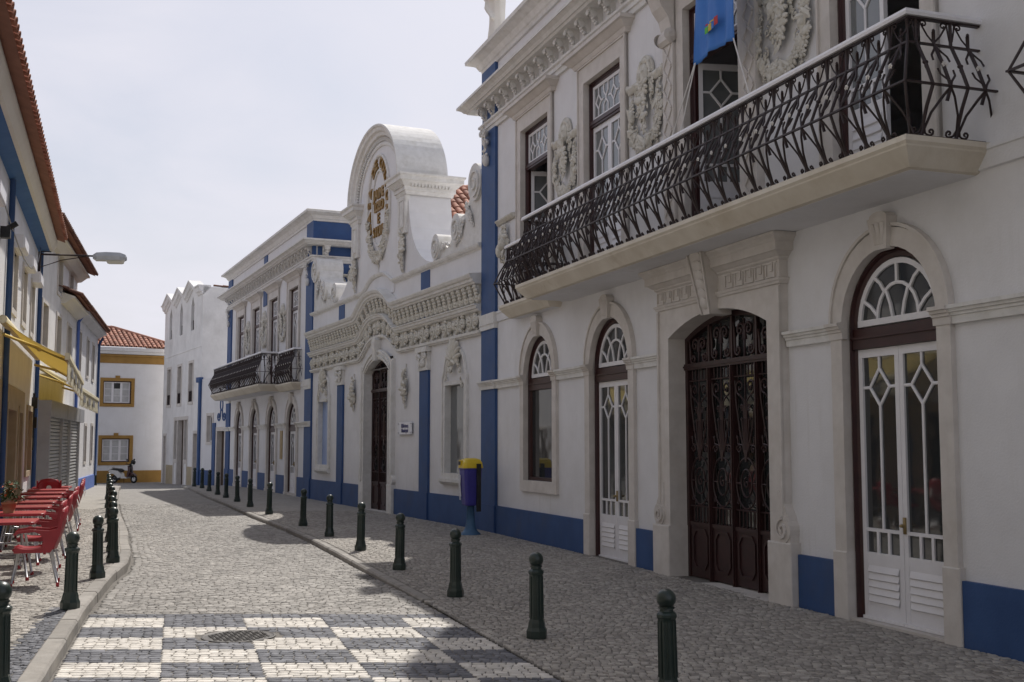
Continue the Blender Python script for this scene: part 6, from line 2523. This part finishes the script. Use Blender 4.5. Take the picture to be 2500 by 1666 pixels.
# cafe tables and chairs
def make_table():
    r = empty('cafe_table')
    m = MB()
    pts = rrect(.40, .40, .06)
    m.loft([[(x * k, y * k, z) for x, y in pts] for k, z in ((.955, .685), (1.0, .69), (1.0, .715), (.985, .722))])
    m.build('table_top', 'red_plastic', r)
    for sx in (-1, 1):
        for sy in (-1, 1):
            m = MB()
            m.tube([(sx * .22, sy * .22, .69), (sx * .33, sy * .33, .02)], .017, 8)
            lg_ = m.build('leg', 'alu', r, True)
            m = MB()
            m.lathe([(.022, 0), (.022, .04), (.018, .045)], 8, (sx * .333, sy * .333, 0))
            m.build('foot_cap', 'red_plastic', lg_)
    m = MB()
    m.tube([(-.29, -.29, .28), (.29, .29, .28)], .011, 6)
    m.tube([(-.29, .29, .3), (.29, -.29, .3)], .011, 6)
    m.build('stretcher', 'alu', r, True)
    return r
def make_chair():
    """front towards +y; arm chair of moulded plastic on tube legs"""
    r = empty('cafe_chair')
    m = MB()
    rows = []
    for j in range(9):
        t = j / 8
        y = .24 - .46 * t
        zz = .445 - .02 * math.sin(PI * t) + (.012 * (1 - t) if t < .2 else 0)
        rows.append([(x, y, zz + .018 * (abs(x) / .23) ** 3 - (.03 if j == 0 else 0)) for x in [-.23 + .46 * i / 8 for i in range(9)]])
    m.loft(rows, False, False, False)
    se = m.build('seat', 'red_plastic', r, True)
    se.modifiers.new('thickness', 'SOLIDIFY').thickness = .022
    m = MB()
    rows = []
    for j in range(10):
        t = j / 9
        z = .44 + .46 * t
        hw = .215 + .02 * math.sin(PI * t) - .05 * max(0, t - .8) / .2
        y = -.21 - .11 * t - .02 * math.sin(PI * t)
        rows.append([(hw * (-1 + 2 * i / 10), y + .055 * (1 - (2 * i / 10 - 1) ** 2) * -1 + .03, z + (.035 * (1 - (2 * i / 10 - 1) ** 2) if j == 9 else 0)) for i in range(11)])
    m.loft(rows, False, False, False)
    bk = m.build('backrest', 'red_plastic', r, True)
    bk.modifiers.new('thickness', 'SOLIDIFY').thickness = .02
    m = MB()
    m.ell((0, -.365, .72), (.055, .006, .075), Matrix.Rotation(R(-14), 4, 'X'), 1)
    m.build('emblem', 'white_mark', bk, True)
    for s in (-1, 1):
        m = MB()
        pr = [(-.20, .43), (-.28, .60), (-.325, .88), (-.295, .885), (-.25, .68), (-.16, .655), (.05, .675), (.20, .655), (.235, .62), (.215, .605), (.17, .63), (.0, .645), (-.06, .62), (-.10, .55), (-.08, .46), (.0, .445), (.22, .445), (.22, .40), (-.18, .40)]
        m.prism_x(pr, s * .235 - .017, s * .235 + .017)
        m.build('armrest', 'red_plastic', r)
        for sy, y0, y1 in ((1, .17, .235), (-1, -.17, -.27)):
            m = MB()
            m.tube([(s * .20, y0, .44), (s * .245, y1, .03)], .0135, 8)
            lg_ = m.build('leg', 'alu', r, True)
            m = MB()
            m.lathe([(.019, 0), (.019, .045), (.015, .05)], 8, (s * .247, y1 + (.004 * sy), 0))
            m.build('foot_cap', 'red_plastic', lg_)
    return r
tab, chair = make_table(), make_chair()
face_wall = R(90 - LA1)
def lrow(y, off):
    x = xat(FL, y)
    return (x + off * .95, y + off * -.0, z_left(y) + .004)
ty = [14.6, 16.35, 17.95, 19.45, 21.2, 22.9, 24.45, 26.0]
for i, y in enumerate(ty):
    o = tab if i == 0 else copy_tree(tab)
    o.location = lrow(y, .58)
    o.rotation_euler = (0, 0, face_wall + rnd.uniform(-.03, .03))
    nm = 'farthest' if i == len(ty) - 1 else (ORD[i] + ('' if i == 0 else ' nearest'))
    tag(o, nm + ' red square cafe table along the left wall', 'table', 'red cafe tables')
cy_ = [13.95, 15.55, 17.2, 18.75, 20.5, 22.6, 23.75, 25.1]
for i, y in enumerate(cy_):
    o = chair if i == 0 else copy_tree(chair)
    o.location = lrow(y, 1.02 + rnd.uniform(-.05, .05))
    o.rotation_euler = (0, 0, face_wall + rnd.uniform(-.12, .12))
    nm = 'farthest' if i == len(cy_) - 1 else (ORD[i] + ('' if i == 0 else ' nearest'))
    tag(o, nm + ' red plastic armchair with its back to the street', 'chair', 'red cafe chairs facing the wall')
for y, off, a, lab in ((25.35, .55, R(20), 'red plastic armchair with its back to the camera among the farthest tables'),):
    o = copy_tree(chair)
    o.location = lrow(y, off)
    o.rotation_euler = (0, 0, a)
    tag(o, lab, 'chair')

# flowering pot on the second table
fx, fy, fz2 = lrow(16.2, .50)
fp = empty('potted_plant', (fx, fy, fz2 + .722))
m = MB()
m.lathe([(.07, 0), (.095, .12), (.105, .12), (.105, .15), (.09, .15), (.085, .13)], 14)
m.build('pot', 'terracotta', fp, True)
m = MB()
fm = MB()
rg = random.Random(4)
for i in range(190):
    a, el = rg.uniform(0, 2 * PI), rg.uniform(-.2, 1.4)
    rr = rg.uniform(.05, .21)
    p = Vector((rr * math.cos(a) * math.cos(el), rr * math.sin(a) * math.cos(el), .2 + rr * math.sin(el) * 1.2))
    M = Matrix.Translation(p) @ Matrix.Rotation(rg.uniform(0, 6), 4, 'Z') @ Matrix.Rotation(rg.uniform(-1, 1), 4, 'X')
    tgt = fm if rg.random() < .16 and p.z > .25 else m
    tgt.add(MB().raw([(0, 0, 0), (.022, .02, .008), (0, .06, 0), (-.022, .02, .008)], [(0, 1, 2, 3)]), M)
m.build('leaves', 'leaf', fp)
fm.build('blossoms', 'flower', fp)
tag(fp, 'bushy potted plant with orange blossoms on a red cafe table', 'plant')

# scooter in front of the ochre house
sc = empty('scooter', (-20.9, 62.2, z_road(62.2)), R(-20))
def wheel(x, y=0):
    m = MB()
    m.loft([[((.16 + .055 * math.cos(q)) * math.cos(a), .05 * math.sin(q), .215 + (.16 + .055 * math.cos(q)) * math.sin(a)) for q in [2 * PI * k / 8 for k in range(8)]] for a in [2 * PI * i / 24 for i in range(24)]], True)
    w = m.build('wheel', 'black_rubber', sc, True, (x, y, 0))
    m = MB()
    m.add(MB().prism([(.125 * math.cos(a), .215 + .125 * math.sin(a)) for a in [2 * PI * i / 18 for i in range(18)]], -.02, .02))
    m.build('rim', 'alu', w)
wheel(-.62)
wheel(.64)
m = MB()
m.prism([(-.92, .62), (-.78, .72), (-.30, .66), (-.12, .50), (-.08, .34), (-.30, .27), (-.42, .38), (-.60, .50), (-.80, .50)], -.15, .15)
m.prism([(-.14, .40), (-.10, .26), (.30, .26), (.40, .34), (.30, .33), (-.05, .33)], -.15, .15)
m.build('body', 'scooter_white', sc)
m = MB()
m.prism([(-.86, .70), (-.60, .80), (-.25, .77), (-.08, .68), (-.16, .60), (-.5, .64), (-.8, .64)], -.14, .14)
m.build('seat', 'black_plastic', sc)
m = MB()
m.prism([(-.96, .70), (-.90, .86), (-.70, .84), (-.72, .78)], -.10, .10)
m.build('rear_carrier', 'scooter_white', sc)
m = MB()
m.prism([(.28, .30), (.34, .30), (.46, .56), (.42, .88), (.34, .94), (.36, .70), (.30, .50)], -.17, .17)
m.prism([(.44, .42), (.62, .47), (.80, .40), (.64, .52), (.46, .58)], -.09, .09)
m.build('front_shield', 'scooter_red', sc)
m = MB()
m.tube([(.66, 0, .24), (.50, 0, .60), (.36, 0, 1.0)], .03, 8)
m.tube([(.34, -.33, 1.03), (.38, -.12, 1.0), (.38, .12, 1.0), (.34, .33, 1.03)], .016, 6)
m.build('fork', 'black_plastic', sc, True)
m = MB()
m.ell((.44, 0, .98), (.10, .13, .09), None, 2)
m.build('head_cowl', 'black_plastic', sc, True)
m = MB()
m.ell((.53, 0, .98), (.03, .075, .055), None, 1)
m.build('headlight', 'lamp_glass', sc, True)
for s in (-1, 1):
    m = MB()
    m.tube([(.36, s * .26, 1.03), (.40, s * .30, 1.22)], .008, 5)
    m.ell((.40, s * .30, 1.26), (.02, .07, .05), None, 1)
    m.build('mirror', 'black_plastic', sc, True)
m = MB()
m.prism([(-.62, .30), (-.30, .34), (-.22, .22), (-.55, .16)], -.13, -.04)
m.tube([(-.9, -.12, .33), (-.5, -.13, .22), (-.2, -.1, .2)], .035, 8)
m.tube([(-.1, .1, .24), (-.16, .2, .0)], .012, 6)
m.build('engine', 'black_plastic', sc)
m = MB()
m.ell((.42, .18, 1.12), (.12, .14, .14), None, 2)
m.build('helmet', 'black_plastic', sc, True)
tag(sc, 'parked white motor scooter in front of the ochre-trimmed house', 'scooter')

# manhole cover and drain grate
mh = MB()
mh.lathe([(.345, -.03), (.345, .002), (.33, .004), (.32, .0), (.30, -.001)], 36)
o = mh.build('manhole_cover', 'cast_iron', None, False, (MH[0], MH[1], z_road(MH[1]) - .001))
tag(o, 'round cast-iron manhole cover in the chequered crossing', 'manhole cover')
rib = MB()
for i in range(-6, 7):
    for j in range(-6, 7):
        x, y = i * .046 + (.023 if j % 2 else 0), j * .046
        if x * x + y * y < .285 ** 2:
            rib.add(MB().box(-.017, .017, -.007, .007, -.002, .006), Matrix.Translation((x, y, 0)) @ Matrix.Rotation(PI / 4 if (i + j) % 2 else -PI / 4, 4, 'Z'))
rib.build('tread', 'cast_iron', o)
gr = MB()
for (x0, x1, y0, y1) in ((-.30, .30, -.23, -.19), (-.30, .30, .19, .23), (-.30, -.26, -.19, .19), (.26, .30, -.19, .19)):
    gr.box(x0, x1, y0, y1, -.05, .0)
gf = gr.build('drain_grate', 'cast_iron', None, False, (GR[0], GR[1], z_road(GR[1])), R(-8))
for i in range(9):
    MB().box(-.25 + i * .058, -.222 + i * .058, -.19, .19, -.03, -.002).build('bar', 'cast_iron', gf)
MB().box(-.27, .27, -.2, .2, -.09, -.07).build('sump', 'dark_interior', gf)
tag(gf, 'rectangular iron drain grate beside the right-hand kerb', 'drain')
